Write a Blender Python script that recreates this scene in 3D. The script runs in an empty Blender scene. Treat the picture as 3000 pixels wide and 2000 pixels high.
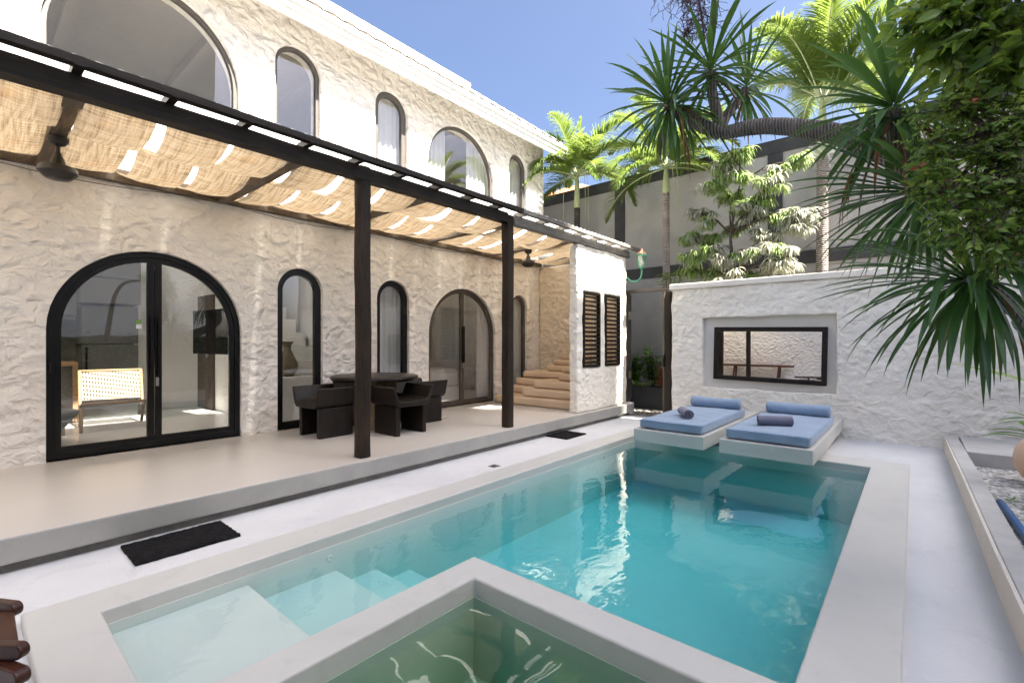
import bpy, bmesh, math, random
from mathutils import Vector, Matrix, noise
R_ = math.radians
S = bpy.context.scene
COL = S.collection
rnd = random.Random(11)

# ---------------------------------------------------------------- camera, sky, sun, exposure
YAW = R_(40.4)
CAMH = 1.43
cam_d = bpy.data.cameras.new('camera')
cam_d.sensor_width = 36.0
cam_d.lens = 36.0 * 1086 / 2352
cam_d.shift_y = 3.0 / 2352
cam_d.clip_start = 0.02
cam_d.clip_end = 2000
cam = bpy.data.objects.new('camera', cam_d)
cam.location = (0, 0, CAMH)
cam.rotation_euler = (R_(90), 0, YAW)
COL.objects.link(cam)
S.camera = cam

SUN_EL, SUN_AZ = R_(56), R_(90 - 5)      # azimuth measured from +Y towards +X
w = bpy.data.worlds.new('World')
S.world = w
w.use_nodes = True
wn = w.node_tree
wn.nodes.clear()
sky = wn.nodes.new('ShaderNodeTexSky')
sky.sky_type = 'NISHITA'
sky.sun_disc = False
sky.sun_elevation = SUN_EL
sky.sun_rotation = SUN_AZ
sky.air_density = 0.8
sky.dust_density = 5.5
sky.ozone_density = 3.5
bg = wn.nodes.new('ShaderNodeBackground')
bg.inputs[1].default_value = 0.050
wo = wn.nodes.new('ShaderNodeOutputWorld')
tint = wn.nodes.new('ShaderNodeMix')
tint.data_type = 'RGBA'
tint.blend_type = 'MULTIPLY'
tint.inputs[0].default_value = 1.0
tint.inputs[7].default_value = (.95, .96, 1.0, 1)
wn.links.new(sky.outputs[0], tint.inputs[6])
wn.links.new(tint.outputs[2], bg.inputs[0])
wn.links.new(bg.outputs[0], wo.inputs[0])

sun_d = bpy.data.lights.new('sun', 'SUN')
sun_d.energy = 5.0
sun_d.angle = R_(0.5)
sun_d.color = (1.0, 0.94, 0.84)
sun = bpy.data.objects.new('sun', sun_d)
to_sun = Vector((math.sin(SUN_AZ) * math.cos(SUN_EL), math.cos(SUN_AZ) * math.cos(SUN_EL), math.sin(SUN_EL)))
sun.rotation_euler = to_sun.to_track_quat('Z', 'Y').to_euler()
sun.location = to_sun * 40
COL.objects.link(sun)

S.view_settings.view_transform = 'Standard'
S.view_settings.look = 'None'
S.view_settings.gamma = 1.0
S.view_settings.exposure = 2.8
S.cycles.max_bounces = 10
S.cycles.diffuse_bounces = 6
S.cycles.glossy_bounces = 4
S.cycles.transparent_max_bounces = 24
S.cycles.caustics_reflective = False
S.cycles.caustics_refractive = False
S.cycles.sample_clamp_indirect = 6.0

# ---------------------------------------------------------------- node helpers
def new_mat(name):
    m = bpy.data.materials.new(name)
    m.use_nodes = True
    nt = m.node_tree
    nt.nodes.clear()
    out = nt.nodes.new('ShaderNodeOutputMaterial')
    return m, nt, out

def nd(nt, typ, ins=None, **props):
    n = nt.nodes.new('ShaderNode' + typ)
    for k, v in props.items():
        setattr(n, k, v)
    for k, v in (ins or {}).items():
        s = n.inputs[k]
        if isinstance(v, bpy.types.NodeSocket):
            nt.links.new(v, s)
        elif isinstance(v, bpy.types.Node):
            nt.links.new(v.outputs[0], s)
        else:
            if hasattr(s.default_value, '__len__') and len(s.default_value) == 4 and len(v) == 3:
                v = (*v, 1)
            s.default_value = v
    return n

def coords(nt, scale=(1, 1, 1), rot=(0, 0, 0)):
    tc = nd(nt, 'TexCoord')
    return nd(nt, 'Mapping', {0: tc.outputs['Object'], 'Scale': scale, 'Rotation': rot})

def ntex(nt, vec, scale, detail=4, rough=.5, dist=0.0):
    return nd(nt, 'TexNoise', {'Vector': vec, 'Scale': scale, 'Detail': detail, 'Roughness': rough, 'Distortion': dist})

def ramp(nt, fac, stops):
    n = nd(nt, 'ValToRGB', {0: fac})
    el = n.color_ramp.elements
    while len(el) < len(stops):
        el.new(.5)
    for e, (p, c) in zip(el, stops):
        e.position = p
        e.color = (*c, 1) if len(c) == 3 else c
    return n

def mixc(nt, fac, a, b, mode='MIX'):
    n = nt.nodes.new('ShaderNodeMix')
    n.data_type = 'RGBA'
    n.blend_type = mode
    for s, v in ((n.inputs[0], fac), (n.inputs[6], a), (n.inputs[7], b)):
        if isinstance(v, bpy.types.NodeSocket):
            nt.links.new(v, s)
        elif isinstance(v, bpy.types.Node):
            nt.links.new(v.outputs[0], s)
        elif isinstance(v, (tuple, list)):
            s.default_value = (*v[:3], 1)
        else:
            s.default_value = v
    return n.outputs[2]

def math_(nt, op, a, b=0.0):
    return nd(nt, 'Math', {0: a, 1: b}, operation=op).outputs[0]

def princ(nt, out, col, rough=.5, bump=None, dist=.01, strength=1.0, spec=.5, metal=0.0, sheen=0.0):
    ins = {'Base Color': col, 'Roughness': rough, 'Metallic': metal, 'Specular IOR Level': spec}
    if sheen:
        ins['Sheen Weight'] = sheen
    p = nd(nt, 'BsdfPrincipled', ins)
    if bump is not None:
        b = nd(nt, 'Bump', {'Height': bump, 'Distance': dist, 'Strength': strength})
        nt.links.new(b.outputs[0], p.inputs['Normal'])
    nt.links.new(p.outputs[0], out.inputs[0])
    return p

def stucco(name, base, dark_tone, lump=3.0, dist=.05, stretch=(1, 1, 1.6), fine=14, stain=.5):
    m, nt, out = new_mat(name)
    c = coords(nt, stretch)
    warp = ntex(nt, c, 3.2, 2)
    cw = nd(nt, 'VectorMath', {0: c.outputs[0], 1: nd(nt, 'VectorMath', {0: warp.outputs[1], 'Scale': .22}, operation='SCALE').outputs[0]}, operation='ADD')
    n1 = ntex(nt, cw, lump * .8, 2, .45, .4)
    n2 = ntex(nt, cw, lump * 3.2, 2, .5, .5)
    n3 = ntex(nt, c, fine * 4, 3, .6)
    v = nd(nt, 'TexVoronoi', {'Vector': cw.outputs[0], 'Scale': lump * 2.3, 'Smoothness': .85}, feature='SMOOTH_F1')
    h = math_(nt, 'ADD', math_(nt, 'MULTIPLY', n1.outputs[0], .55), math_(nt, 'MULTIPLY', n2.outputs[0], .42))
    h = math_(nt, 'SUBTRACT', h, math_(nt, 'MULTIPLY', v.outputs[0], .50))
    h = math_(nt, 'ADD', h, math_(nt, 'MULTIPLY', n3.outputs[0], .04))
    s1 = ntex(nt, coords(nt), .55, 5, .6, .6)
    f = ramp(nt, s1.outputs[0], [(.42, (0, 0, 0)), (.75, (1, 1, 1))])
    col = mixc(nt, math_(nt, 'MULTIPLY', f.outputs[0], stain), base, dark_tone)
    crev = ramp(nt, n2.outputs[0], [(.25, (1, 1, 1)), (.5, (0, 0, 0))])
    col = mixc(nt, math_(nt, 'MULTIPLY', crev.outputs[0], .35 * stain), col, dark_tone)  # second tone also mixed in where the finer bumps are low
    princ(nt, out, col, .85, h, dist, 1.0, .2)
    return m

def plain(name, base, var=None, scale=3.0, rough=.5, bscale=40, bdist=.001, spec=.5, detail=5, metal=0.0, rvar=0.0, stretch=(1, 1, 1), sheen=0.0):
    m, nt, out = new_mat(name)
    c = coords(nt, stretch)
    n = ntex(nt, c, scale, detail, .6, .4)
    f = ramp(nt, n.outputs[0], [(.3, (0, 0, 0)), (.72, (1, 1, 1))])
    col = mixc(nt, f.outputs[0], base, var or base)
    b = ntex(nt, c, bscale, 4, .6)
    r = rough
    if rvar:
        r = math_(nt, 'ADD', math_(nt, 'MULTIPLY', n.outputs[0], rvar), rough - rvar / 2)
    princ(nt, out, col, r, b.outputs[0], bdist, 1.0, spec, metal, sheen)
    return m

def cement(name, base, var, dark, rough, scale=1.4, bdist=.001, bscale=40, spec=.4):
    m, nt, out = new_mat(name)
    c = coords(nt)
    a = ntex(nt, c, scale, 6, .6, .5)
    b = ntex(nt, c, scale * 3.3, 6, .7, .8)
    sp = ntex(nt, c, 55, 2, .5)
    col = mixc(nt, ramp(nt, a.outputs[0], [(.32, (0, 0, 0)), (.7, (1, 1, 1))]).outputs[0], base, var)
    col = mixc(nt, math_(nt, 'MULTIPLY', ramp(nt, b.outputs[0], [(.56, (0, 0, 0)), (.74, (1, 1, 1))]).outputs[0], .45), col, dark)
    col = mixc(nt, math_(nt, 'MULTIPLY', ramp(nt, sp.outputs[0], [(.74, (0, 0, 0)), (.80, (1, 1, 1))]).outputs[0], .5), col, dark)
    h = ntex(nt, c, bscale, 4, .65)
    r = math_(nt, 'ADD', math_(nt, 'MULTIPLY', b.outputs[0], .25), rough - .12)
    princ(nt, out, col, r, h.outputs[0], bdist, 1.0, spec)
    return m

def wood(name, a, b, scale=6, stretch=(6, 6, .7), rough=.55, bdist=.004, spec=.4):
    m, nt, out = new_mat(name)
    c = coords(nt, stretch)
    n = ntex(nt, c, scale, 6, .65, 1.2)
    n2 = ntex(nt, coords(nt), 2.2, 4, .6, .3)
    f = ramp(nt, math_(nt, 'ADD', math_(nt, 'MULTIPLY', n.outputs[0], .65), math_(nt, 'MULTIPLY', n2.outputs[0], .4)), [(.38, a), (.7, b)])
    princ(nt, out, f.outputs[0], rough, n.outputs[0], bdist, 1.0, spec)
    return m

def leafmat(name, a, b, back=None, rough=.42, trans=.35, spec=.4, tip=None):
    m, nt, out = new_mat(name)
    g = nd(nt, 'NewGeometry')
    col = ramp(nt, g.outputs['Random Per Island'], [(0, a), (1, b)]).outputs[0]
    n = ntex(nt, coords(nt), 5, 3)
    col = mixc(nt, math_(nt, 'MULTIPLY', n.outputs[0], .5), col, tuple(x * .6 for x in a))
    p = nd(nt, 'BsdfPrincipled', {'Base Color': col, 'Roughness': rough, 'Specular IOR Level': spec})
    tcol = mixc(nt, .5, col, back or b)
    t = nd(nt, 'BsdfTranslucent', {'Color': tcol})
    mx = nd(nt, 'MixShader', {0: trans, 1: p.outputs[0], 2: t.outputs[0]})
    nt.links.new(mx.outputs[0], out.inputs[0])
    return m

def schlick(nt, f0, normal=None):
    g = nd(nt, 'NewGeometry')
    d = nd(nt, 'VectorMath', {0: g.outputs['Incoming'], 1: normal if normal is not None else g.outputs['Normal']}, operation='DOT_PRODUCT').outputs['Value']
    c = math_(nt, 'SUBTRACT', 1.0, math_(nt, 'MINIMUM', math_(nt, 'ABSOLUTE', d), 1.0))
    return math_(nt, 'ADD', f0, math_(nt, 'MULTIPLY', math_(nt, 'POWER', c, 5.0), 1 - f0))

def glassmat(name, tint=(.97, .975, .975), f0=.05, bump=.0):
    m, nt, out = new_mat(name)
    fr = schlick(nt, f0)
    t = nd(nt, 'BsdfTransparent', {'Color': tint})
    gl = nd(nt, 'BsdfGlossy', {'Color': (1, 1, 1), 'Roughness': .0})
    if bump:
        bn = ntex(nt, coords(nt), 1.3, 1)
        b = nd(nt, 'Bump', {'Height': bn.outputs[0], 'Distance': bump, 'Strength': 1.0})
        nt.links.new(b.outputs[0], gl.inputs['Normal'])
    mx = nd(nt, 'MixShader', {0: fr, 1: t.outputs[0], 2: gl.outputs[0]})
    nt.links.new(mx.outputs[0], out.inputs[0])
    return m

def watermat(name, absorb, density, rip, rscale, stretch=(1, 1, 1), tint=(1, 1, 1), hf=0.0):
    m, nt, out = new_mat(name)
    c = coords(nt, stretch)
    n = ntex(nt, c, rscale, 2, .5, .8)
    n2 = ntex(nt, c, rscale * 4.3, 2, .5, .5)
    h = math_(nt, 'ADD', n.outputs[0], math_(nt, 'MULTIPLY', n2.outputs[0], hf))
    b = nd(nt, 'Bump', {'Height': h, 'Distance': rip, 'Strength': 1.0})
    fr = schlick(nt, .024, b.outputs[0])
    t = nd(nt, 'BsdfTransparent', {'Color': tint})
    gl = nd(nt, 'BsdfGlossy', {'Color': (1, 1, 1), 'Roughness': .0, 'Normal': b.outputs[0]})
    mx = nd(nt, 'MixShader', {0: fr, 1: t.outputs[0], 2: gl.outputs[0]})
    nt.links.new(mx.outputs[0], out.inputs[0])
    va = nd(nt, 'VolumeAbsorption', {'Color': absorb, 'Density': density})
    nt.links.new(va.outputs[0], out.inputs[1])
    return m

M = {}
M['stucco'] = stucco('stucco_villa', (.85, .815, .76), (.72, .63, .53), 3.7, .10, (1, .9, 1.15))
M['stucco_alcove'] = stucco('stucco_alcove', (.70, .60, .47), (.55, .42, .28), 3.4, .085, (1, 1, 1.2))
M['stucco_white'] = stucco('stucco_white', (.84, .795, .70), (.68, .62, .52), 4.2, .058, (1, 1, 1.1), stain=.4)
M['white_plaster'] = plain('white_plaster', (.82, .775, .69), (.73, .68, .59), 2.0, .7, 30, .004)
M['white_paint'] = plain('white_paint', (.82, .82, .80), (.74, .73, .70), 3.0, .5, 60, .001)
M['roof_tile'] = plain('roof_tile', (.80, .78, .74), (.62, .57, .50), 2.2, .7, 30, .004)
M['terrace'] = plain('terrace_cement', (.48, .447, .40), (.54, .51, .47), .9, .30, 3, .0015, .5, 6, rvar=.16, stretch=(1, .5, 1))
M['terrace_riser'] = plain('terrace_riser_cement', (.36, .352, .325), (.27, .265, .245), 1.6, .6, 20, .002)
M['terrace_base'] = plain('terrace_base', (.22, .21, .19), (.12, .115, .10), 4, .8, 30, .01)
M['deck'] = cement('deck_paint', (.64, .645, .64), (.56, .565, .57), (.44, .44, .435), .75, 1.1, .005, 60, .3)
M['coping'] = cement('coping_cement', (.555, .548, .505), (.51, .503, .465), (.42, .412, .38), .45, 1.3, .0008, 14, .4)
M['spa_tile'] = plain('spa_cement', (.34, .44, .34), (.27, .36, .27), 1.6, .6, 20, .001)
M['pool'] = plain('pool_cement', (.57, .61, .56), (.52, .57, .53), 1.6, .6, 20, .001)
M['ground'] = plain('ground_paving', (.34, .32, .29), (.20, .19, .17), 5, .85, 30, .02)
M['concrete'] = plain('curb_concrete', (.50, .49, .465), (.36, .36, .345), 2.2, .7, 25, .004)
M['curb_side'] = plain('curb_plaster', (.66, .61, .53), (.58, .54, .48), 2.2, .7, 25, .004)
M['grey_wall'] = plain('grey_render', (.46, .445, .43), (.31, .305, .30), .9, .85, 14, .004, .25, 8)
M['grey_band'] = plain('dark_grey_band', (.040, .041, .045), (.065, .066, .07), 3, .75, 20, .003, .3)
M['blackwood'] = wood('black_timber', (.005, .004, .003), (.042, .025, .014), 7, (7, 7, .6), .6, .006, .25)
M['blackwood_h'] = wood('black_timber_beam', (.005, .004, .003), (.026, .017, .011), 6, (6, .5, 6), spec=.25)
M['greywood'] = wood('weathered_timber', (.10, .09, .08), (.30, .28, .25), 6, (6, .5, 6))
M['rafter'] = wood('rafter_timber', (.05, .035, .022), (.16, .115, .075), 6, (.6, 6, 6))
M['chairwood'] = wood('charred_chair_wood', (.004, .0034, .003), (.026, .017, .011), 5, (5, 5, .8), .42, .003, .3)
M['tablewood'] = wood('charred_table_wood', (.008, .006, .0045), (.034, .022, .014), 4, (3, 1, 3), .36, .001, .3)
M['trunkwood'] = wood('tan_log_wood', (.10, .065, .035), (.27, .18, .10), 4, (2, 2, .6), .6)
M['redwood'] = wood('red_brown_wood', (.035, .011, .006), (.085, .027, .013), 4, (1, 5, 5), .3, .001)
M['benchwood'] = wood('bench_wood', (.05, .018, .009), (.15, .05, .024), 4, (.8, 5, 5), .45)
M['frame'] = plain('black_metal_frame', (.0045, .004, .0035), (.008, .007, .006), 5, .30, 40, .0005, .3)
M['frame_brown'] = plain('brown_metal_frame', (.060, .047, .036), (.085, .066, .05), 5, .42, 40, .0005, .5)
M['frame_grey'] = plain('grey_window_frame', (.075, .068, .062), (.10, .09, .08), 5, .5, 40, .0005)
M['glass'] = glassmat('window_glass', (.955, .96, .96), .085, .0012)
M['glass_lamp'] = glassmat('lantern_glass', (.95, .97, .95), .05)
m_, nt_, o_ = new_mat('mirror_glass')
g_ = nd(nt_, 'BsdfGlossy', {'Color': (.80, .80, .79), 'Roughness': .0})
nt_.links.new(g_.outputs[0], o_.inputs[0])
M['mirror'] = m_
M['metal'] = plain('brushed_metal', (.45, .44, .42), (.38, .37, .35), 8, .35, 40, .0003, .5, metal=.9)
M['fan'] = plain('fan_bronze', (.020, .015, .011), (.03, .023, .017), 4, .45, 40, .0004)
M['blue'] = None
M['tan_step'] = plain('tan_steps', (.64, .485, .335), (.57, .42, .28), 2, .75, 60, .001)
M['peach'] = plain('peach_glaze', (.66, .45, .33), (.62, .42, .30), 3, .4, 60, .0003)
M['blue_pipe'] = plain('blue_plastic', (.02, .10, .26), (.025, .12, .3), 3, .4, 60, .0003)
M['trunk_palm'] = None
M['terracotta'] = plain('terracotta_tiles', (.55, .24, .11), (.42, .17, .08), 6, .7, 30, .005)
M['mat_rubber'] = plain('black_mat_fibre', (.007, .007, .008), (.024, .023, .023), 26, .95, 90, .02, .1)
M['green_iron'] = plain('green_painted_iron', (.05, .26, .15), (.10, .33, .21), 8, .5, 40, .001)
M['copper'] = plain('copper_cap', (.55, .22, .14), (.48, .19, .12), 8, .5, 40, .001)
M['curtain'] = None
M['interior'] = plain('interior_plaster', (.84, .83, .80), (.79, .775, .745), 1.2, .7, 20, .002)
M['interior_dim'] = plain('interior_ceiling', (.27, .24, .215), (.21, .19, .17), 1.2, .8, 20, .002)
M['int_floor'] = plain('interior_floor', (.58, .55, .50), (.66, .63, .58), 1.0, .25, 4, .0008)
M['fridge'] = plain('fridge_steel', (.16, .16, .155), (.13, .13, .125), 3, .35, 40, .0002, .5, metal=.5)
M['cabinet'] = plain('dark_cabinet', (.13, .13, .125), (.10, .10, .095), 3, .5, 40, .0003)
M['backsplash'] = plain('kitchen_stone', (.22, .21, .195), (.17, .165, .15), 3, .5, 40, .001)
M['tv'] = plain('tv_black', (.006, .006, .007), (.006, .006, .007), 3, .15, 40, .0)
M['door_brown'] = wood('brown_door_wood', (.055, .042, .033), (.10, .078, .06), 5, (5, 5, .5))
M['oak'] = wood('oak_wood', (.28, .17, .09), (.40, .26, .15), 5, (1, 1, 4))
M['rattan'] = None
M['stone_table'] = plain('grey_stone', (.12, .12, .12), (.22, .22, .22), 3, .55, 20, .004, stretch=(1, 1, 5))
M['clay'] = plain('clay_vase', (.22, .17, .11), (.17, .13, .085), 4, .6, 30, .001)
M['linen'] = plain('white_linen', (.78, .78, .77), (.72, .72, .71), 3, .8, 30, .004)
M['charcoal'] = plain('charcoal_planter', (.035, .036, .038), (.05, .05, .052), 3, .7, 40, .001)
M['sticker_green'] = plain('green_sticker', (.16, .34, .05), (.16, .34, .05), 3, .5)
M['sticker_white'] = plain('white_sticker', (.75, .75, .74), (.75, .75, .74), 3, .5)
M['porcelain'] = plain('white_porcelain', (.75, .75, .73), (.75, .75, .73), 3, .3)

def fabric(name, a, b, weave=160, rough=.9, dist=.0012, fold=0.0, trans=0.0):
    m, nt, out = new_mat(name)
    c = coords(nt)
    n = ntex(nt, c, 3.0, 5, .6, .5)
    f = ramp(nt, n.outputs[0], [(.3, (0, 0, 0)), (.75, (1, 1, 1))])
    col = mixc(nt, f.outputs[0], a, b)
    n2 = ntex(nt, c, weave, 2, .5)
    h = math_(nt, 'ADD', math_(nt, 'MULTIPLY', n2.outputs[0], .3), math_(nt, 'MULTIPLY', n.outputs[0], fold))
    p = princ(nt, out, col, rough, h, dist, 1.0, .2, 0.0, .3)
    if trans:
        t = nd(nt, 'BsdfTranslucent', {'Color': col})
        mx = nd(nt, 'MixShader', {0: trans, 1: p.outputs[0], 2: t.outputs[0]})
        nt.links.new(mx.outputs[0], out.inputs[0])
    return m
M['blue'] = fabric('blue_canvas', (.215, .295, .405), (.25, .335, .445), 120, .85, .006, 2.0)
M['towel'] = fabric('slate_towel', (.125, .13, .185), (.165, .168, .225), 300, .95, .006, .3)
M['curtain'] = fabric('white_curtain', (.78, .77, .75), (.72, .71, .69), 80, .9, .001, 0, .35)
M['strap_fabric'] = fabric('dark_green_fabric', (.02, .05, .05), (.03, .07, .065), 80, .9, .001)

# burlap shade cloth: coarse weave, rust stains, lets light through
def burlap():
    m, nt, out = new_mat('burlap')
    c = coords(nt)
    cx = nd(nt, 'Mapping', {0: c.outputs[0], 'Scale': (3, 55, 3)})
    cy = nd(nt, 'Mapping', {0: c.outputs[0], 'Scale': (55, 3, 3)})
    a = ntex(nt, cx, 1.0, 3, .7)
    b = ntex(nt, cy, 1.0, 3, .7)
    wv = math_(nt, 'MULTIPLY', math_(nt, 'ADD', a.outputs[0], b.outputs[0]), .5)
    wr = ramp(nt, wv, [(.36, (.135, .095, .058)), (.50, (.30, .23, .152)), (.64, (.42, .335, .235))])
    s = ntex(nt, c, 1.9, 5, .62, 1.1)
    sf = ramp(nt, s.outputs[0], [(.56, (0, 0, 0)), (.72, (1, 1, 1))])
    col = mixc(nt, math_(nt, 'MULTIPLY', sf.outputs[0], .45), wr.outputs[0], (.28, .14, .05))
    bmp = nd(nt, 'Bump', {'Height': wv, 'Distance': .004, 'Strength': 1.0})
    d = nd(nt, 'BsdfDiffuse', {'Color': col, 'Normal': bmp.outputs[0]})
    t = nd(nt, 'BsdfTranslucent', {'Color': col})
    mx = nd(nt, 'MixShader', {0: .44, 1: d.outputs[0], 2: t.outputs[0]})
    nt.links.new(mx.outputs[0], out.inputs[0])
    return m
M['burlap'] = burlap()

def sheetmat():
    m, nt, out = new_mat('clear_roof_sheet')
    n = ntex(nt, coords(nt, (1, 4, 1)), 3, 4, .6)
    f = ramp(nt, n.outputs[0], [(.3, (.955, .955, .955)), (.7, (.985, .985, .985))])
    t = nd(nt, 'BsdfTransparent', {'Color': (.94, .95, .94)})
    d = nd(nt, 'BsdfDiffuse', {'Color': (.8, .8, .79)})
    tl = nd(nt, 'BsdfTranslucent', {'Color': (.85, .85, .84)})
    dd = nd(nt, 'MixShader', {0: .65, 1: d.outputs[0], 2: tl.outputs[0]})
    mx = nd(nt, 'MixShader', {0: f.outputs[0], 1: t.outputs[0], 2: dd.outputs[0]})
    nt.links.new(mx.outputs[0], out.inputs[0])
    return m
M['sheet'] = sheetmat()
m_, nt_, o_ = new_mat('added_skylight_sheet')  # diffusing sheet for the added roof opening
t_ = nd(nt_, 'BsdfTranslucent', {'Color': (.92, .92, .91)})
nt_.links.new(t_.outputs[0], o_.inputs[0])
M['frosted'] = m_

def ringed(name, a, b, freq=60):
    m, nt, out = new_mat(name)
    c = coords(nt)
    wv = nd(nt, 'TexWave', {'Vector': c.outputs[0], 'Scale': freq / 6.28, 'Distortion': 3.0, 'Detail': 3, 'Detail Scale': 2.0}, wave_type='BANDS', bands_direction='Z')
    n = ntex(nt, c, 7, 5, .6)
    f = ramp(nt, math_(nt, 'ADD', math_(nt, 'MULTIPLY', wv.outputs[0], .35), math_(nt, 'MULTIPLY', n.outputs[0], .65)), [(.35, a), (.65, b)])
    princ(nt, out, f.outputs[0], .8, math_(nt, 'ADD', wv.outputs[0], n.outputs[0]), .012, 1.0, .2)
    return m
M['trunk_palm'] = ringed('palm_bark', (.20, .165, .14), (.46, .40, .36), 55)
M['trunk_dark'] = ringed('dark_palm_bark', (.03, .026, .022), (.13, .115, .10), 55)

def limbmat():
    m, nt, out = new_mat('dracaena_bark')
    g = nd(nt, 'TexCoord')
    c = coords(nt)
    n = ntex(nt, c, 9, 6, .65, .6)
    wv = nd(nt, 'TexWave', {'Vector': c.outputs[0], 'Scale': 14, 'Distortion': 2.5, 'Detail': 3, 'Detail Scale': 3}, wave_type='BANDS', bands_direction='X')
    h = math_(nt, 'ADD', math_(nt, 'MULTIPLY', wv.outputs[0], .6), n.outputs[0])
    f = ramp(nt, h, [(.45, (.055, .045, .038)), (.9, (.21, .185, .165))])
    princ(nt, out, f.outputs[0], .85, h, .012, 1.0, .2)
    return m
M['limb'] = limbmat()
M['twig'] = plain('twig_bark', (.05, .035, .025), (.09, .065, .045), 8, .85, 30, .002)
M['dracaena'] = leafmat('dracaena_leaf', (.018, .070, .018), (.070, .165, .036), (.20, .36, .06), .30, .30, .6)
M['dead_leaf'] = leafmat('dead_dracaena_leaf', (.16, .07, .03), (.24, .12, .06), None, .7, .2)
M['dry_twig'] = plain('dry_flower_stalk', (.055, .03, .035), (.10, .05, .045), 8, .9, 30, .001)
M['palm_leaf'] = leafmat('palm_leaf', (.09, .17, .028), (.22, .31, .065), (.38, .46, .10), .45, .40)
M['palm_rib'] = plain('palm_leaf_stalk', (.36, .42, .20), (.42, .45, .28), 4, .5)
M['crownshaft'] = plain('palm_crownshaft', (.34, .42, .17), (.45, .47, .30), 3, .45, stretch=(1, 1, .3))
M['bush_leaf'] = leafmat('broad_leaf', (.06, .14, .016), (.24, .37, .05), (.42, .52, .07), .35, .46, .6)
M['small_leaf'] = leafmat('small_leaf', (.06, .15, .02), (.25, .38, .06), (.45, .56, .09), .36, .46, .6)
M['red_leaf'] = leafmat('red_young_leaf', (.28, .05, .03), (.42, .12, .07), None, .4, .35)
M['ash_leaf'] = leafmat('pale_drooping_leaf', (.20, .34, .07), (.46, .56, .24), (.55, .66, .28), .5, .42)
M['ash_leaf_white'] = leafmat('whitish_young_leaf', (.40, .41, .30), (.58, .58, .47), None, .5, .35)
M['shade_leaf'] = leafmat('planter_leaf', (.05, .16, .02), (.18, .38, .05), (.4, .5, .06), .4, .42)
M['croton'] = leafmat('croton_leaf', (.25, .06, .02), (.42, .16, .06), None, .4, .3)

def gravelmat():
    m, nt, out = new_mat('gravel')
    c = coords(nt)
    v = nd(nt, 'TexVoronoi', {'Vector': c.outputs[0], 'Scale': 34})
    f = ramp(nt, v.outputs['Color'], [(0, (.16, .155, .14)), (.5, (.45, .44, .41)), (1, (.78, .76, .72))])
    n = ntex(nt, c, 3.2, 5, .65)
    g = ramp(nt, n.outputs[0], [(.5, (0, 0, 0)), (.62, (1, 1, 1))])
    col = mixc(nt, math_(nt, 'MULTIPLY', g.outputs[0], .6), f.outputs[0], (.06, .08, .03))
    princ(nt, out, col, .85, math_(nt, 'SUBTRACT', 1.0, v.outputs['Distance']), .02, 1.0, .3)
    return m
M['gravel'] = gravelmat()

def rattanmat():
    m, nt, out = new_mat('rattan_weave')
    c = coords(nt)
    sep = nd(nt, 'SeparateXYZ', {0: c.outputs[0]})
    a = math_(nt, 'SINE', math_(nt, 'MULTIPLY', sep.outputs[1], 190.0))
    b = math_(nt, 'SINE', math_(nt, 'MULTIPLY', math_(nt, 'ADD', sep.outputs[2], sep.outputs[0]), 190.0))
    hole = math_(nt, 'LESS_THAN', math_(nt, 'MAXIMUM', a, b), -.1)
    p = nd(nt, 'BsdfPrincipled', {'Base Color': (.34, .25, .16, 1), 'Roughness': .6})
    t = nd(nt, 'BsdfTransparent')
    mx = nd(nt, 'MixShader', {0: hole, 1: p.outputs[0], 2: t.outputs[0]})
    nt.links.new(mx.outputs[0], out.inputs[0])
    return m
M['rattan'] = rattanmat()
M['pool_water'] = watermat('pool_water', (.12, .85, .90), 1.0, .006, 2.4, (1, .6, 1), hf=.30)
M['spa_water'] = watermat('spa_water', (.25, .74, .60), 1.1, .016, 1.0, (1, 1, 1), hf=.04)

# ---------------------------------------------------------------- geometry helpers
WL = {}     # world location of every root / part origin

def tag(o, label=None, cat=None, group=None, kind=None):
    if label: o['label'] = label
    if cat: o['category'] = cat
    if group: o['group'] = group
    if kind: o['kind'] = kind
    return o

def thing(name, loc, label, cat, group=None):
    o = bpy.data.objects.new(name, None)
    o.empty_display_size = .1
    o.location = loc
    COL.objects.link(o)
    WL[o.name] = Vector(loc)
    return tag(o, label, cat, group)

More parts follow.
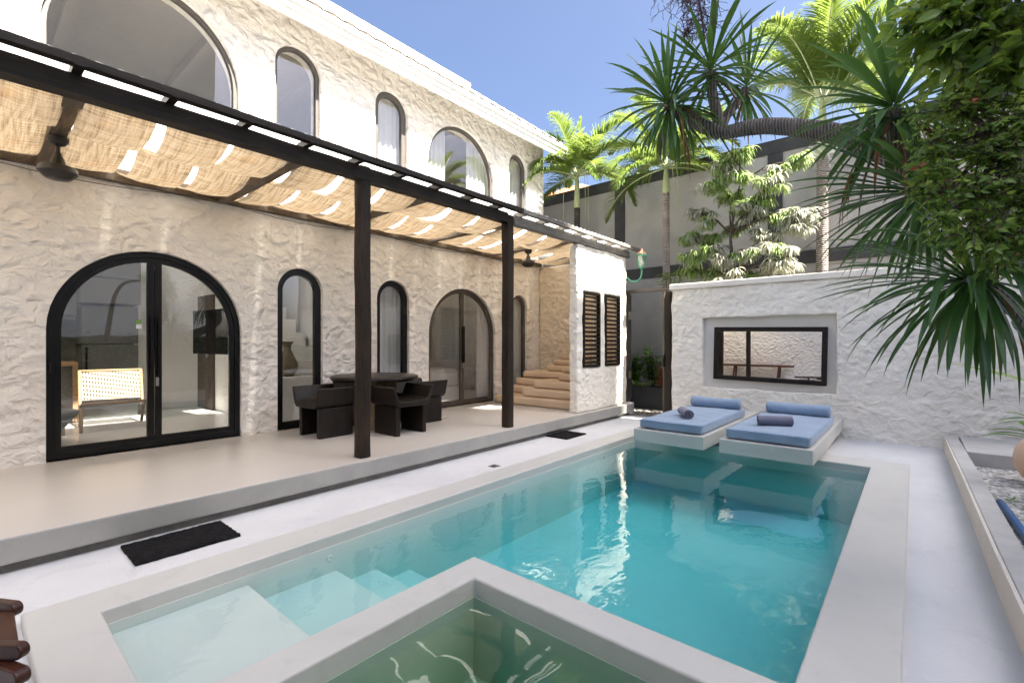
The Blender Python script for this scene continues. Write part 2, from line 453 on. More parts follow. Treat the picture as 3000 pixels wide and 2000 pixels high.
class G:
    def __init__(s):
        s.v = []; s.f = []
    def add(s, vs, fs):
        n = len(s.v)
        s.v += [tuple(x) for x in vs]
        s.f += [tuple(i + n for i in f) for f in fs]
        return s
    def box(s, x0, x1, y0, y1, z0, z1, mtx=None):
        vs = [Vector((x, y, z)) for z in (z0, z1) for y in (y0, y1) for x in (x0, x1)]
        if mtx: vs = [mtx @ p for p in vs]
        return s.add(vs, [(0, 2, 3, 1), (4, 5, 7, 6), (0, 1, 5, 4), (2, 6, 7, 3), (0, 4, 6, 2), (1, 3, 7, 5)])
    def prism(s, poly, a, b, axis):
        # poly: 2D points in the plane of the other two axes (order xyz without axis)
        def mk(p, t):
            l = list(p); l.insert(axis, t); return tuple(l)
        n = len(poly)
        vs = [mk(p, a) for p in poly] + [mk(p, b) for p in poly]
        fs = [tuple(range(n))[::-1], tuple(range(n, 2 * n))]
        fs += [(i, (i + 1) % n, n + (i + 1) % n, n + i) for i in range(n)]
        return s.add(vs, fs)
    def ring(s, outer, inner, a, b, axis, closed=True):
        def mk(p, t):
            l = list(p); l.insert(axis, t); return tuple(l)
        n = len(outer)
        vs = []
        for t in (a, b):
            vs += [mk(p, t) for p in outer] + [mk(p, t) for p in inner]
        fs = []
        m = n if closed else n - 1
        for i in range(m):
            j = (i + 1) % n
            fs += [(i, j, n + j, n + i), (2*n + i, 3*n + i, 3*n + j, 2*n + j), (i, 2*n + i, 2*n + j, j), (n + i, n + j, 3*n + j, 3*n + i)]
        if not closed:
            for i in (0, n - 1):
                fs.append((i, n + i, 3*n + i, 2*n + i))
        return s.add(vs, fs)
    def tube(s, pts, rads, n=8, cap=True, flat=1.0):
        pts = [Vector(p) for p in pts]
        if not isinstance(rads, (list, tuple)): rads = [rads] * len(pts)
        vs = []
        up = Vector((0, 0, 1))
        t0 = (pts[1] - pts[0]).normalized()
        if abs(t0.dot(up)) > .9: up = Vector((1, 0, 0))
        side = t0.cross(up).normalized()
        for i, p in enumerate(pts):
            a = pts[max(i - 1, 0)]; b = pts[min(i + 1, len(pts) - 1)]
            t = (b - a).normalized()
            side = (side - t * side.dot(t)).normalized()
            nrm = t.cross(side)
            for k in range(n):
                ang = 2 * math.pi * k / n
                vs.append(p + side * (math.cos(ang) * rads[i]) + nrm * (math.sin(ang) * rads[i] * flat))
        fs = []
        for i in range(len(pts) - 1):
            for k in range(n):
                k2 = (k + 1) % n
                fs.append((i*n + k, i*n + k2, (i+1)*n + k2, (i+1)*n + k))
        if cap:
            fs.append(tuple(range(n))[::-1])
            fs.append(tuple((len(pts)-1)*n + k for k in range(n)))
        return s.add(vs, fs)
    def lathe(s, prof, c, n=24, mtx=None):
        vs = []
        for (r, z) in prof:
            for k in range(n):
                a = 2 * math.pi * k / n
                p = Vector((r * math.cos(a), r * math.sin(a), z))
                if mtx: p = mtx @ p
                vs.append(p + Vector(c))
        fs = []
        for i in range(len(prof) - 1):
            for k in range(n):
                k2 = (k + 1) % n
                fs.append((i*n + k, i*n + k2, (i+1)*n + k2, (i+1)*n + k))
        fs.append(tuple(range(n))[::-1])
        fs.append(tuple((len(prof)-1)*n + k for k in range(n)))
        return s.add(vs, fs)
    def rbox(s, x0, x1, y0, y1, z0, z1, r, seg=5, fillet=None):
        # box with rounded vertical corners
        poly = []
        for cx, cy, a0 in ((x1 - r, y1 - r, 0), (x0 + r, y1 - r, 90), (x0 + r, y0 + r, 180), (x1 - r, y0 + r, 270)):
            for i in range(seg + 1):
                a = R_(a0 + 90 * i / seg)
                poly.append((cx + r * math.cos(a), cy + r * math.sin(a)))
        return s.prism(poly, z0, z1, 2)
    def strap(s, base, d, length, width, droop, segs=7, fold=.25, twist=0.0, prof=None):
        d = Vector(d).normalized()
        p = Vector(base)
        side = d.cross(Vector((0, 0, 1)))
        if side.length < .1: side = Vector((math.cos(twist * 9), math.sin(twist * 9), 0))
        side.normalize()
        vs = []
        step = length / segs
        for i in range(segs + 1):
            t = i / segs
            if prof: wd = width * prof(t)
            else: wd = width * (min(1, .55 + 1.8 * t) if t < .3 else (1 - ((t - .3) / .7) ** 2.2))
            wd = max(wd, .0015)
            up = side.cross(d).normalized()
            if i == 0: up0 = up
            sd = (side + up * twist * t).normalized()
            vs += [p - sd * wd * .5 + up * wd * fold, p, p + sd * wd * .5 + up * wd * fold]
            d = (d + Vector((0, 0, -1)) * droop * (t + .15) / segs * 2).normalized()
            side = (side - d * side.dot(d)).normalized()
            p = p + d * step
        fs = []
        for i in range(segs):
            a = i * 3
            fs += [(a, a + 1, a + 4, a + 3), (a + 1, a + 2, a + 5, a + 4)]
        return s.add(vs, fs)
    def leaf(s, base, d, nrm, length, width, curl=.1):
        d = Vector(d).normalized(); nrm = Vector(nrm)
        side = d.cross(nrm)
        if side.length < .05: side = d.orthogonal()
        side.normalize(); nrm = side.cross(d)
        b = Vector(base)
        vs = [b, b + d * length * .38 - side * width * .5 + nrm * width * .16,
              b + d * length * .42, b + d * length * .38 + side * width * .5 + nrm * width * .16,
              b + d * length * .75 - side * width * .33 - nrm * length * curl * .25, b + d * length * .75 - nrm * length * curl * .5,
              b + d * length * .75 + side * width * .33 - nrm * length * curl * .25, b + d * length - nrm * length * curl]
        return s.add(vs, [(0, 2, 1), (0, 3, 2), (1, 2, 5, 4), (2, 3, 6, 5), (4, 5, 7), (5, 6, 7)])
    def build(s, name, mat, parent=None, smooth=False, bevel=0, bseg=2, fix=True, loc=None, subdiv=0, auto=None):
        me = bpy.data.meshes.new(name)
        me.from_pydata(s.v, [], s.f)
        o = bpy.data.objects.new(name, me)
        COL.objects.link(o)
        if fix:
            bm = bmesh.new(); bm.from_mesh(me)
            bmesh.ops.recalc_face_normals(bm, faces=bm.faces)
            bm.to_mesh(me); bm.free()
        if parent is not None:
            o.parent = parent
            me.transform(Matrix.Translation(-WL[parent.name]))
            WL[o.name] = WL[parent.name]
        elif loc is not None:
            me.transform(Matrix.Translation(-Vector(loc)))
            o.location = loc
            WL[o.name] = Vector(loc)
        else:
            WL[o.name] = Vector((0, 0, 0))
        if mat: me.materials.append(mat)
        if smooth:
            me.polygons.foreach_set('use_smooth', [True] * len(me.polygons))
        if bevel:
            b = o.modifiers.new('bevel', 'BEVEL')
            b.width = bevel; b.segments = bseg; b.limit_method = 'ANGLE'; b.angle_limit = R_(35)
        if subdiv:
            b = o.modifiers.new('subdiv', 'SUBSURF'); b.levels = subdiv; b.render_levels = subdiv
        if auto:
            me.polygons.foreach_set('use_smooth', [True] * len(me.polygons))
            bm = bmesh.new(); bm.from_mesh(me)
            for e in bm.edges:
                if len(e.link_faces) == 2 and e.calc_face_angle(0) > R_(auto): e.smooth = False
            bm.to_mesh(me); bm.free()
        return o

def copy_tree(o, parent=None):
    c = o.copy(); COL.objects.link(c)
    if parent is not None: c.parent = parent
    for ch in list(o.children): copy_tree(ch, c)
    return c

FW = Vector((-math.sin(YAW), math.cos(YAW), 0)); RT = Vector((math.cos(YAW), math.sin(YAW), 0))
def at(u, v, dep):
    return FW * dep + RT * ((u - 1176) / 1086 * dep) + Vector((0, 0, CAMH + (787 - v) / 1086 * dep))

def cells(xs, ys, solid, a, b, axis, disp=0.0, seed=0.0, dscale=4.0, depth=None):
    """solid made of grid cells in the plane across `axis`, between a and b; shared vertices"""
    bm = bmesh.new()
    cache = {}
    def V(x, y, t):
        l = [x, y]; l.insert(axis, t)
        k = tuple(round(q, 5) for q in l)
        if k not in cache: cache[k] = bm.verts.new(l)
        return cache[k]
    nx, ny = len(xs) - 1, len(ys) - 1
    def sol(i, j): return 0 <= i < nx and 0 <= j < ny and solid((xs[i] + xs[i+1]) / 2, (ys[j] + ys[j+1]) / 2)
    for i in range(nx):
        for j in range(ny):
            if not sol(i, j): continue
            x0, x1, y0, y1 = xs[i], xs[i+1], ys[j], ys[j+1]
            for t in (a, b): bm.faces.new([V(x0, y0, t), V(x1, y0, t), V(x1, y1, t), V(x0, y1, t)])
            for (di, dj, p, q) in ((-1, 0, (x0, y0), (x0, y1)), (1, 0, (x1, y0), (x1, y1)), (0, -1, (x0, y0), (x1, y0)), (0, 1, (x0, y1), (x1, y1))):
                if not sol(i + di, j + dj):
                    bm.faces.new([V(*p, a), V(*q, a), V(*q, b), V(*p, b)])
    bmesh.ops.recalc_face_normals(bm, faces=bm.faces)
    if disp:
        bm.normal_update()
        mv = []
        for vv in bm.verts:
            n = noise.noise(vv.co * dscale + Vector((seed, seed, seed))) + .5 * noise.noise(vv.co * dscale * 2.7 + Vector((seed, 3, seed)))
            mv.append(vv.normal * (n * disp))
        for vv, d in zip(bm.verts, mv): vv.co += d
    g = G()
    bm.verts.index_update()
    g.v = [tuple(vv.co) for vv in bm.verts]
    g.f = [tuple(vv.index for vv in f.verts) for f in bm.faces]
    bm.free()
    return g

def lin(a, b, step):
    n = max(1, round((b - a) / step))
    return [a + (b - a) * i / n for i in range(n + 1)]

def cuts(step, *ks):
    out = []
    for a, b in zip(ks, ks[1:]): out += lin(a, b, step)[:-1]
    return out + [ks[-1]]

def arch(y0, y1, zb, zt, n=28):
    r = (y1 - y0) / 2; zc = zt - r; cy = (y0 + y1) / 2
    pts = [(y0, zb), (y0, zc)]
    pts += [(cy - r * math.cos(math.pi * i / n), zc + r * math.sin(math.pi * i / n)) for i in range(1, n)]
    pts += [(y1, zc), (y1, zb)]
    return pts
# ---------------------------------------------------------------- ground, deck, terrace, pool
PX0, PX1, PY0, PY1 = -3.17, -0.37, 0.48, 6.55        # pool inside
CX0, CX1, CY0, CY1 = -3.45, -0.04, 0.21, 6.97        # coping outside
SX, SY = -2.16, 2.16                                 # spa wall outside corner
WLV = -0.035                                         # water level

def inr(x, y, x0, x1, y0, y1): return x0 < x < x1 and y0 < y < y1
gx = [-150, -12.6, -6.8, CX0, CX1, 6, 150]
gy = [-150, -4.3, CY0, CY1, 8.8, 150]
g = cells(gx, gy, lambda x, y: not inr(x, y, CX0, CX1, CY0, CY1), -.3, -.006, 2)
tag(g.build('ground', M['ground']), kind='structure')
dx = cuts(.5, -4.6, CX0, CX1, .40); dy = cuts(.5, -3.2, CY0, CY1, 8.62)
g = cells(dx, dy, lambda x, y: not inr(x, y, CX0, CX1, CY0, CY1), -.05, 0.0, 2)
tag(g.build('deck', M['deck']), kind='structure')

# pool basin: coping, walls, spa
xs = [CX0, PX0, SX, SX + .2, PX1, CX1]; ys = [-1.6, CY0, PY0, SY - .2, SY, PY1, CY1]
def pool_solid(x, y):
    if y < CY0: return SX < x < SX + .2 or PX1 < x
    if inr(x, y, PX0, PX1, PY0, PY1):
        return inr(x, y, SX, PX1, -3, SY) and not inr(x, y, SX + .2, PX1, -3, SY - .2)
    if x > SX + .2 and x < PX1 and y < SY - .2: return False
    return True
g = cells(xs, ys, pool_solid, -.75, .06, 2)
pool = g.build('pool_coping', M['coping'], bevel=.012, bseg=3)
tag(pool, kind='structure')
# inside faces of the pool stay lighter cement: liner sheets 6 mm proud of the basin walls
g = G()
e = .006
g.box(PX0, PX0 + e, PY0, PY1, -.62, -.02)
g.box(PX0, PX1, PY1 - e, PY1, -.62, -.02)
g.box(PX1 - e, PX1, SY, PY1, -.62, -.02)
g.box(PX0, SX, PY0, PY0 + e, -.62, -.02)
g.box(SX - e, SX, PY0 + e, SY, -.62, -.02)
g.box(SX - e, PX1, SY, SY + e, -.62, -.02)
tag(g.build('pool_walls', M['pool']), kind='structure')
g = G()
FL = -.62
g.add([(PX0, PY0, FL), (PX1, PY0, FL), (PX1, PY1, FL), (PX0, PY1, FL)], [(0, 1, 2, 3)])
tag(g.build('pool_floor', M['pool'], fix=False), kind='structure')
ye = [PY0 + e, 1.18, 1.77, 2.10, 2.42]; zt = [-.075, -.20, -.31, -.43]
g = G()
prof = []
poly = [(ye[0], FL + .004)]
for k in range(4):
    poly += [(ye[k], zt[k]), (ye[k + 1], zt[k])]
poly += [(ye[4], FL + .004)]
g.prism(poly, PX0 + e, SX - e, 0)
tag(g.build('pool_steps', M['pool'], bevel=.008), kind='structure')
g = G()
g.box(SX + .2, PX1, -1.6, SY - .2, -.62, -.50)
tag(g.build('spa_floor', M['spa_tile']), kind='structure')
g = G()
g.box(SX + .2, SX + .206, -1.6, SY - .2, -.50, -.05)
g.box(SX + .206, PX1, SY - .206, SY - .2, -.50, -.05)
g.box(PX1 - .006, PX1, -1.6, SY - .206, -.50, -.05)
tag(g.build('spa_walls', M['spa_tile']), kind='structure')
# water bodies
g = G()
L = [(PX0 - .01, PY0 - .01), (SX + .01, PY0 - .01), (SX + .01, SY + .01 - .02), (PX1 + .01, SY - .01), (PX1 + .01, PY1 + .01), (PX0 - .01, PY1 + .01)]
g.prism(L, -.70, WLV, 2)
tag(g.build('pool_water', M['pool_water']), kind='structure')
g = G()
g.box(SX + .19, PX1 + .01, -1.59, SY - .19, -.58, WLV + .004)
tag(g.build('spa_water', M['spa_water']), kind='structure')

# terrace slab with recessed base
g = G()
g.box(-6.93, -4.25, -3.4, 8.75, .065, .23)
ter = tag(g.build('terrace', M['terrace'], bevel=.012, bseg=3), kind='structure')
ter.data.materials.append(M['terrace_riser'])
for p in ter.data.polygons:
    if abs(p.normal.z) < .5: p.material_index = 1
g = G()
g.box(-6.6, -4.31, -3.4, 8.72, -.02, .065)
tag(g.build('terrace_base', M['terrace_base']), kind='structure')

# pool fittings
def jet(y, z):
    mt = Matrix.Rotation(R_(90), 4, 'Y')
    g = G().lathe([(.0, 0), (.022, 0), (.024, .004), (.020, .008), (.010, .008), (.008, .003), (0, .003)], (PX0 + e, y, z), 16, mt)
    return g.build('pool_jet', M['pool'], pool, smooth=True)
for y, z in ((1.72, -.10), (3.62, -.10), (5.62, -.10)):
    jet(y, z)

# ---------------------------------------------------------------- the villa
WX = -6.62
villa = thing('villa', (WX, 3.0, 0), 'two storey white stucco villa with arched black framed doors and tiled roof', 'house')
lower = [('d', .58, 2.39, 2.47), ('n', 2.84, 3.49, 2.48), ('n', 4.41, 5.05, 2.47), ('d', 5.48, 7.25, 2.47), ('n', 7.75, 8.30, 2.47)]
upper = [(.54, 2.36, 5.57), (2.81, 3.46, 5.60), (4.38, 5.02, 5.60), (5.46, 7.20, 5.56), (7.69, 8.28, 5.55)]
extra = [(-2.55, -1.75, 2.47)]
USILL = 3.44
ops = [(y0, y1, .23, t) for (_, y0, y1, t) in lower] + [(y0, y1, .23, t) for (y0, y1, t) in extra] + [(y0, y1, USILL, t) for (y0, y1, t) in upper]
W0, W1, WTOP = -4.2, 8.91, 6.02
ybr = set([W0, W1])
for (y0, y1, zb, zt_) in ops:
    for i in range(25):
        ybr.add(round((y0 + y1) / 2 - (y1 - y0) / 2 * math.cos(math.pi * i / 24), 5))
ybr = sorted(ybr)
yy = []
for a, b in zip(ybr, ybr[1:]):
    yy += lin(a, b, .25)[:-1]
yy.append(W1)
bm = bmesh.new()
cache = {}
def V2(y, z):
    k = (round(y, 5), round(z, 5))
    if k not in cache: cache[k] = bm.verts.new((WX, y, z))
    return cache[k]
def topz(op, y):
    y0, y1, zb, zt_ = op
    r = (y1 - y0) / 2; d = max(0, r * r - (y - (y0 + y1) / 2) ** 2)
    return zt_ - r + math.sqrt(d)
for a, b in zip(yy, yy[1:]):
    mid = (a + b) / 2
    ol = sorted([o for o in ops if o[0] < mid < o[1]], key=lambda o: o[2])
    lo = (0.0, 0.0)
    segs = []
    for o in ol:
        segs.append((lo, (o[2], o[2])))
        lo = (topz(o, a), topz(o, b))
    segs.append((lo, (WTOP, WTOP)))
    for (l, h) in segs:
        vs = [V2(a, l[0]), V2(b, l[1]), V2(b, h[1]), V2(a, h[0])]
        bm.faces.new(vs)
ret = bmesh.ops.extrude_face_region(bm, geom=list(bm.faces))
bmesh.ops.translate(bm, verts=[v for v in ret['geom'] if isinstance(v, bmesh.types.BMVert)], vec=(-.30, 0, 0))
bmesh.ops.recalc_face_normals(bm, faces=bm.faces)
bm.verts.index_update()
g = G(); g.v = [tuple(v.co) for v in bm.verts]; g.f = [tuple(v.index for v in f.verts) for f in bm.faces]; bm.free()
g.build('wall', M['stucco'], villa, fix=False, bevel=.022, bseg=3)

# other outside walls and inside
XB = -12.4
g = G()
for (ya, yb, za, zb_) in ((W0, 5.0, 0, WTOP), (8.2, W1, 0, WTOP), (5.0, 8.2, 0, .9), (5.0, 8.2, 2.6, 4.0), (5.0, 8.2, 5.4, WTOP)):  # unseen rear openings added to let sky light into the bedrooms
    g.box(XB, XB + .3, ya, yb, za, zb_)
g.box(XB + .3, WX - .3, W1 - .28, W1, 0, WTOP)
g.box(XB + .3, WX - .3, W0, W0 + .28, 0, WTOP)
# gables
for y0 in (W0, W1 - .28):
    g.prism([(XB, WTOP), (WX, WTOP), (-9.5, 8.1)], y0, y0 + .28, 1)
g.build('outer_wall', M['stucco_white'], villa)

# roof: barrel tiles on two slopes, fascia, soffit
EX, EZ, RX, RZ = -6.12, 5.93, -9.5, 8.52
RY0, RY1 = -4.5, 9.24
g = G()
ny = int((RY1 - RY0) / .045); ns = 44
def tile(side):
    vs = []; fs = []
    for i in range(ny + 1):
        y = RY0 + (RY1 - RY0) * i / ny
        for j in range(ns + 1):
            t = j / ns
            ex = EX if side > 0 else 2 * RX - EX
            x = ex + (RX - ex) * t; z = EZ + (RZ - EZ) * t
            course = (t * 11) % 1.0
            bump = .032 * abs(math.sin(math.pi * y / .27)) + .03 * (1 - course)
            vs.append((x, y, z + bump))
    for i in range(ny):
        for j in range(ns):
            a = i * (ns + 1) + j
            if side > 0 and -3.6 < vs[a][1] < .3 and .14 < j / ns < .86: continue
            fs.append((a, a + 1, a + ns + 2, a + ns + 1))
    g.add(vs, fs)
tile(1); tile(-1)
g.tube([(RX, RY0 - .03, RZ + .06), (RX, RY1 + .03, RZ + .06)], .11, 10)
roof = g.build('roof', M['roof_tile'], villa, smooth=False, fix=False)
def sl(t): return (EX + (RX - EX) * t, EZ + (RZ - EZ) * t + .035)
(xa, za), (xb, zb_) = sl(.13), sl(.87)
G().add([(xa, -3.62, za), (xa, .32, za), (xb, .32, zb_), (xb, -3.62, zb_)], [(0, 1, 2, 3)]).build('added_skylight', M['frosted'], villa, fix=False)  # unseen roof opening added to brighten the living room
g = G()
g.box(-6.235, -6.20, RY0, RY1, 5.69, 5.90)
g.box(-6.20, -6.17, RY0 - .01, RY1 + .01, 5.80, 5.915)
g.box(-6.168, -6.135, RY0 + .02, RY1 - .02, 5.88, 5.955)
g.build('fascia', M['white_paint'], villa, bevel=.004)
g = G()
g.prism([(-6.235, 5.69), (-6.235, 5.90), (-9.5, 8.45), (-9.5, 8.24)], RY1 - .04, RY1, 1)
g.build('soffit', M['white_paint'], villa)

# windows and doors (frame mesh, panes as sub-parts)
FX1, FX0 = WX - .055, WX - .125
def hinge(par, y, z):
    G().tube([(FX1 + .012, y, z - .05), (FX1 + .012, y, z + .05)], .011, 8).build('hinge', par.data.materials[0], par, smooth=True)
def opening(name, y0, y1, zb, zt_, mat, wfr, wbot, leaf=0.0, mull=0.0, pane=True, handle=False, label=None):
    o_ = arch(y0 + .004, y1 - .004, zb + .002, zt_ - .004)
    i_ = arch(y0 + wfr, y1 - wfr, zb + wbot, zt_ - wfr)
    g = G().ring(o_, i_, FX0, FX1, 0)
    cy = (y0 + y1) / 2
    zc = zt_ - wfr
    if leaf:      # two leaves: inner frame set back and a proud meeting stile
        w2 = wfr + leaf
        i2 = arch(y0 + w2, y1 - w2, zb + wbot + leaf, zt_ - w2)
        ii = arch(y0 + wfr - .002, y1 - wfr + .002, zb + wbot - .002, zt_ - wfr + .002)
        g.ring(ii, i2, FX0 + .01, FX1 - .014, 0)
        g.box(FX0 + .012, FX1 - .012, cy - mull, cy - .003, zb + wbot, zc - .004)
        g.box(FX0 + .012, FX1 - .012, cy + .003, cy + mull, zb + wbot, zc - .004)
    else:
        w2 = wfr
    fo = g.build(name, mat, villa, bevel=.004)
    if label: fo['label'] = label
    if pane:
        px = (FX0 + FX1) / 2 - .008
        if leaf:
            r = arch(y0 + w2 - .005, y1 - w2 + .005, zb + wbot, zt_ - w2 + .005, 40)
            for sgn in (-1, 1):
                if sgn < 0: pl = [p for p in r if p[0] < cy - mull] + [(cy - mull + .004, zb + wbot)]; pl.insert(-1, (cy - mull + .004, zt_ - w2 - .002))
                else: pl = [p for p in r if p[0] > cy + mull]; pl = [(cy + mull - .004, zb + wbot), (cy + mull - .004, zt_ - w2 - .002)] + pl
                G().prism(pl, px, px + .008, 0).build('pane', M['glass'], fo)
        else:
            G().prism(arch(y0 + w2 - .005, y1 - w2 + .005, zb + wbot - .005, zt_ - w2 + .005), px, px + .008, 0).build('pane', M['glass'], fo)
    if handle:
        for sy in (-1, 1):
            yb = cy + sy * mull * .5
            g = G()
            g.box(FX1 + .012, FX1 + .030, yb - .012, yb + .012, 1.05, 1.75)
            for z in (1.13, 1.66): g.box(FX1 - .012, FX1 + .012, yb - .008, yb + .008, z - .01, z + .01)
            g.build('handle', M['frame'], fo, bevel=.003)
        G().box(FX1 - .012, FX1 - .002, cy + .01, cy + .04, .93, 1.03).build('lock', M['metal'], fo, bevel=.004)
        hinge(fo, y1 - .03, 1.18)
        hinge(fo, y0 + .03, 1.18)
    return fo
opening('door', .58, 2.39, .23, 2.47, M['frame'], .065, .075, .055, .070, True, True, 'wide black arched double door with the living room behind it')
opening('window', 2.84, 3.49, .23, 2.48, M['frame'], .095, .10, label='tall narrow black arched window showing white stairs')
opening('window', 4.41, 5.05, .23, 2.47, M['frame'], .095, .10, label='tall narrow black arched window behind the round table')
opening('door', 5.48, 7.25, .23, 2.47, M['frame_brown'], .05, .06, .04, .045, True, True, 'brown framed arched double door with long pull handles')
opening('window', 7.75, 8.30, .23, 2.47, M['frame_brown'], .07, .10, label='narrow brown arched window beside the tan steps')
opening('window', -2.55, -1.75, .23, 2.47, M['frame'], .095, .10)
opening('window', *upper[0][:2], USILL, upper[0][2], M['frame_grey'], .05, .05, label='very wide half round upper window above the shade roof')
opening('window', *upper[1][:2], USILL, upper[1][2], M['frame_grey'], .05, .05, label='grey upper arched window without curtains')
opening('window', *upper[2][:2], USILL, upper[2][2], M['frame_grey'], .09, .05, label='slim upper arched window filled by a white curtain')
opening('window', *upper[3][:2], USILL, upper[3][2], M['frame_grey'], .05, .05, label='wide upper arched window with parted white curtains')
opening('window', *upper[4][:2], USILL, upper[4][2], M['frame_grey'], .08, .05, label='smallest upper arched window near the gable end')

# inside: living room (double height), stairs, bedroom, upper bedroom
IX = WX - .31
g = G(); g.box(XB + .3, IX, W0 + .28, W1 - .28, .02, .225)
g.build('interior_floor', M['int_floor'], villa)
g = G()
lw = [(-10.6, -10.45, W0 + .28, 3.9), (-10.45, -8.55, 3.02, 3.14), (-10.45, IX, 4.16, 4.28), (-10.45, IX, W0 + .28, W0 + .40)]
for q in lw: g.box(*q, .225, 3.25)
gu = G()
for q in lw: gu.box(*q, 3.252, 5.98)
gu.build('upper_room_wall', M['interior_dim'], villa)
for (ya, yb, za, zb_) in ((3.9, 5.0, .225, 5.98), (8.2, W1 - .28, .225, 5.98), (5.0, 8.2, .225, .9), (5.0, 8.2, 2.6, 4.0), (5.0, 8.2, 5.4, 5.98)):  # inner wall gaps matching the added rear openings
    g.box(-10.6, -10.45, ya, yb, za, zb_)
g.build('interior_wall', M['interior'], villa)
g = G(); g.box(-10.45, IX, 4.28, W1 - .28, 3.05, 3.30)
g.build('upper_floor', M['interior'], villa)
g = G(); g.box(-10.45, IX, W0 + .40, -3.6, 5.66, 5.74); g.box(-10.45, IX, .3, W1 - .28, 5.66, 5.74); g.box(-10.45, -9.1, -3.6, .3, 5.66, 5.74)
for k in range(9):
    y = -3.2 + k * 1.35
    if -3.7 < y < .3: continue
    g.box(-10.45, IX, y, y + .12, 5.50, 5.656)
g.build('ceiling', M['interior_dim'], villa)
g = G()
for i in range(8):
    g.box(-10.4, -7.35 - .34 * i, 3.16, 4.15 - .02 * i, (.225 if i == 0 else .90 + .24 * (i - 1)), .90 + .24 * i - .003)
g.build('interior_stairs', M['interior'], villa, bevel=.006)
# brown inner door at the end of the room
def inner_door():
    g = G().box(-10.36, -9.58, 2.965, 3.018, .226, 2.30)
    d = g.build('inner_door', M['door_brown'], villa, bevel=.006)
    mt = Matrix.Rotation(R_(90), 4, 'X')
    G().lathe([(0, 0), (.012, 0), (.012, .04), (.03, .045), (.03, .07), (0, .072)], (-9.66, 2.965, 1.2), 12, mt).build('knob', M['metal'], d, smooth=True)
inner_door()

# ---------------------------------------------------------------- furniture seen through the glass
def curtain(y0, y1, z0, z1, x, label, amp=.026, wl=.11, gather=0.0):
    n = int((y1 - y0) / .008); m = 10
    vs = []; fs = []
    ph = rnd.random() * 6
    for i in range(n + 1):
        y = y0 + (y1 - y0) * i / n
        for j in range(m + 1):
            t = j / m
            yy_ = y + gather * (1 - t) * math.sin(math.pi * t) * (1 if y > (y0 + y1) / 2 else -1) * 0
            d = amp * (.5 + .5 * (1 - t)) * math.sin(2 * math.pi * y / wl + ph + 1.5 * noise.noise(Vector((y * 3, t * .6, ph)))) + .012 * noise.noise(Vector((y * 9, t, ph)))
            vs.append((x + d, yy_, z0 + (z1 - z0) * t))
    for i in range(n):
        for j in range(m):
            a = i * (m + 1) + j
            fs.append((a, a + m + 1, a + m + 2, a + 1))
    g = G().add(vs, fs)
    o = g.build('curtain', M['curtain'], None, smooth=True, fix=False, loc=(x, (y0 + y1) / 2, z0))
    tag(o, label, 'curtain', 'white curtains')
    return o
curtain(4.30, 5.20, .24, 2.75, WX - .21, 'white curtain behind the narrow window at the round table')
curtain(7.55, 8.50, .24, 2.75, WX - .21, 'white curtain in the lower window beside the tan steps')
curtain(6.92, 7.40, .24, 2.75, WX - .21, 'white curtain drawn aside in the brown arched double door')
curtain(4.30, 5.10, 3.32, 5.64, WX - .21, 'white curtain filling the slim upper arched window')
curtain(5.30, 6.06, 3.32, 5.64, WX - .21, 'left one of two parted curtains in the wide upper arched window')
curtain(6.62, 7.35, 3.32, 5.64, WX - .21, 'right one of two parted curtains in the wide upper arched window')
curtain(7.60, 8.40, 3.32, 5.64, WX - .21, 'white curtain in the smallest upper arched window')

# bed behind the brown double door
bed = thing('bed', (-8.6, 6.2, .225), 'low bed with white linen and a pale base behind the brown arched door', 'bed')
G().rbox(-9.9, -7.5, 5.2, 7.2, .226, .50, .04).build('bed_base', M['interior'], bed, bevel=.01)
G().rbox(-9.8, -7.6, 5.25, 7.15, .503, .86, .10).build('mattress', M['linen'], bed, smooth=False, bevel=.06, bseg=4)

# kitchen along the back wall of the living room
kit = thing('kitchen_unit', (-10.1, .4, .225), 'dark grey kitchen unit with tan edged counter and wall cabinets', 'kitchen')
g = G(); g.box(-10.44, -9.75, -2.2, 1.18, .226, 1.08); g.build('base_cabinet', M['cabinet'], kit)
g = G(); g.box(-10.44, -9.68, -2.2, 1.20, 1.083, 1.14); g.box(-9.745, -9.68, 1.14, 1.20, .226, 1.083); g.build('counter', M['oak'], kit)
g = G(); g.box(-10.445, -10.43, -2.2, 2.02, 1.142, 1.80); g.build('splashback', M['backsplash'], kit)
g = G()
for k in range(4): g.box(-10.44, -10.05, -2.2 + .86 * k, -1.35 + .86 * k, 1.86, 2.30)
g.box(-10.44, -9.80, 1.24, 1.99, 2.06, 2.46); g.box(-10.44, -9.80, 1.24, 1.99, 2.47, 2.9)
for k in range(4): g.box(-10.44, -10.05, -2.2 + .86 * k, -1.35 + .86 * k, 2.31, 2.72)
g.build('wall_cabinet', M['cabinet'], kit, bevel=.004)
fr = thing('fridge', (-10.1, 1.62, .225), 'tall dark steel fridge standing beside the kitchen counter', 'fridge')
G().box(-10.44, -9.86, 1.26, 1.97, .226, 1.40).build('lower_door', M['fridge'], fr, bevel=.015)
G().box(-10.44, -9.86, 1.26, 1.97, 1.415, 2.03).build('freezer_door', M['fridge'], fr, bevel=.015)
G().box(-9.86, -9.84, 1.30, 1.33, 1.0, 1.36).build('handle', M['frame'], fr)
rk = thing('dish_rack', (-9.95, .72, 1.142), 'wire dish rack stacked with white plates on the counter', 'dish rack')
g = G()
for k in range(6): g.lathe([(0, 0), (.13, .004), (.14, .016), (.12, .016), (0, .01)], (-9.95, .72, 1.20 + .022 * k), 18)
g.build('plates', M['porcelain'], rk, smooth=True)
g = G()
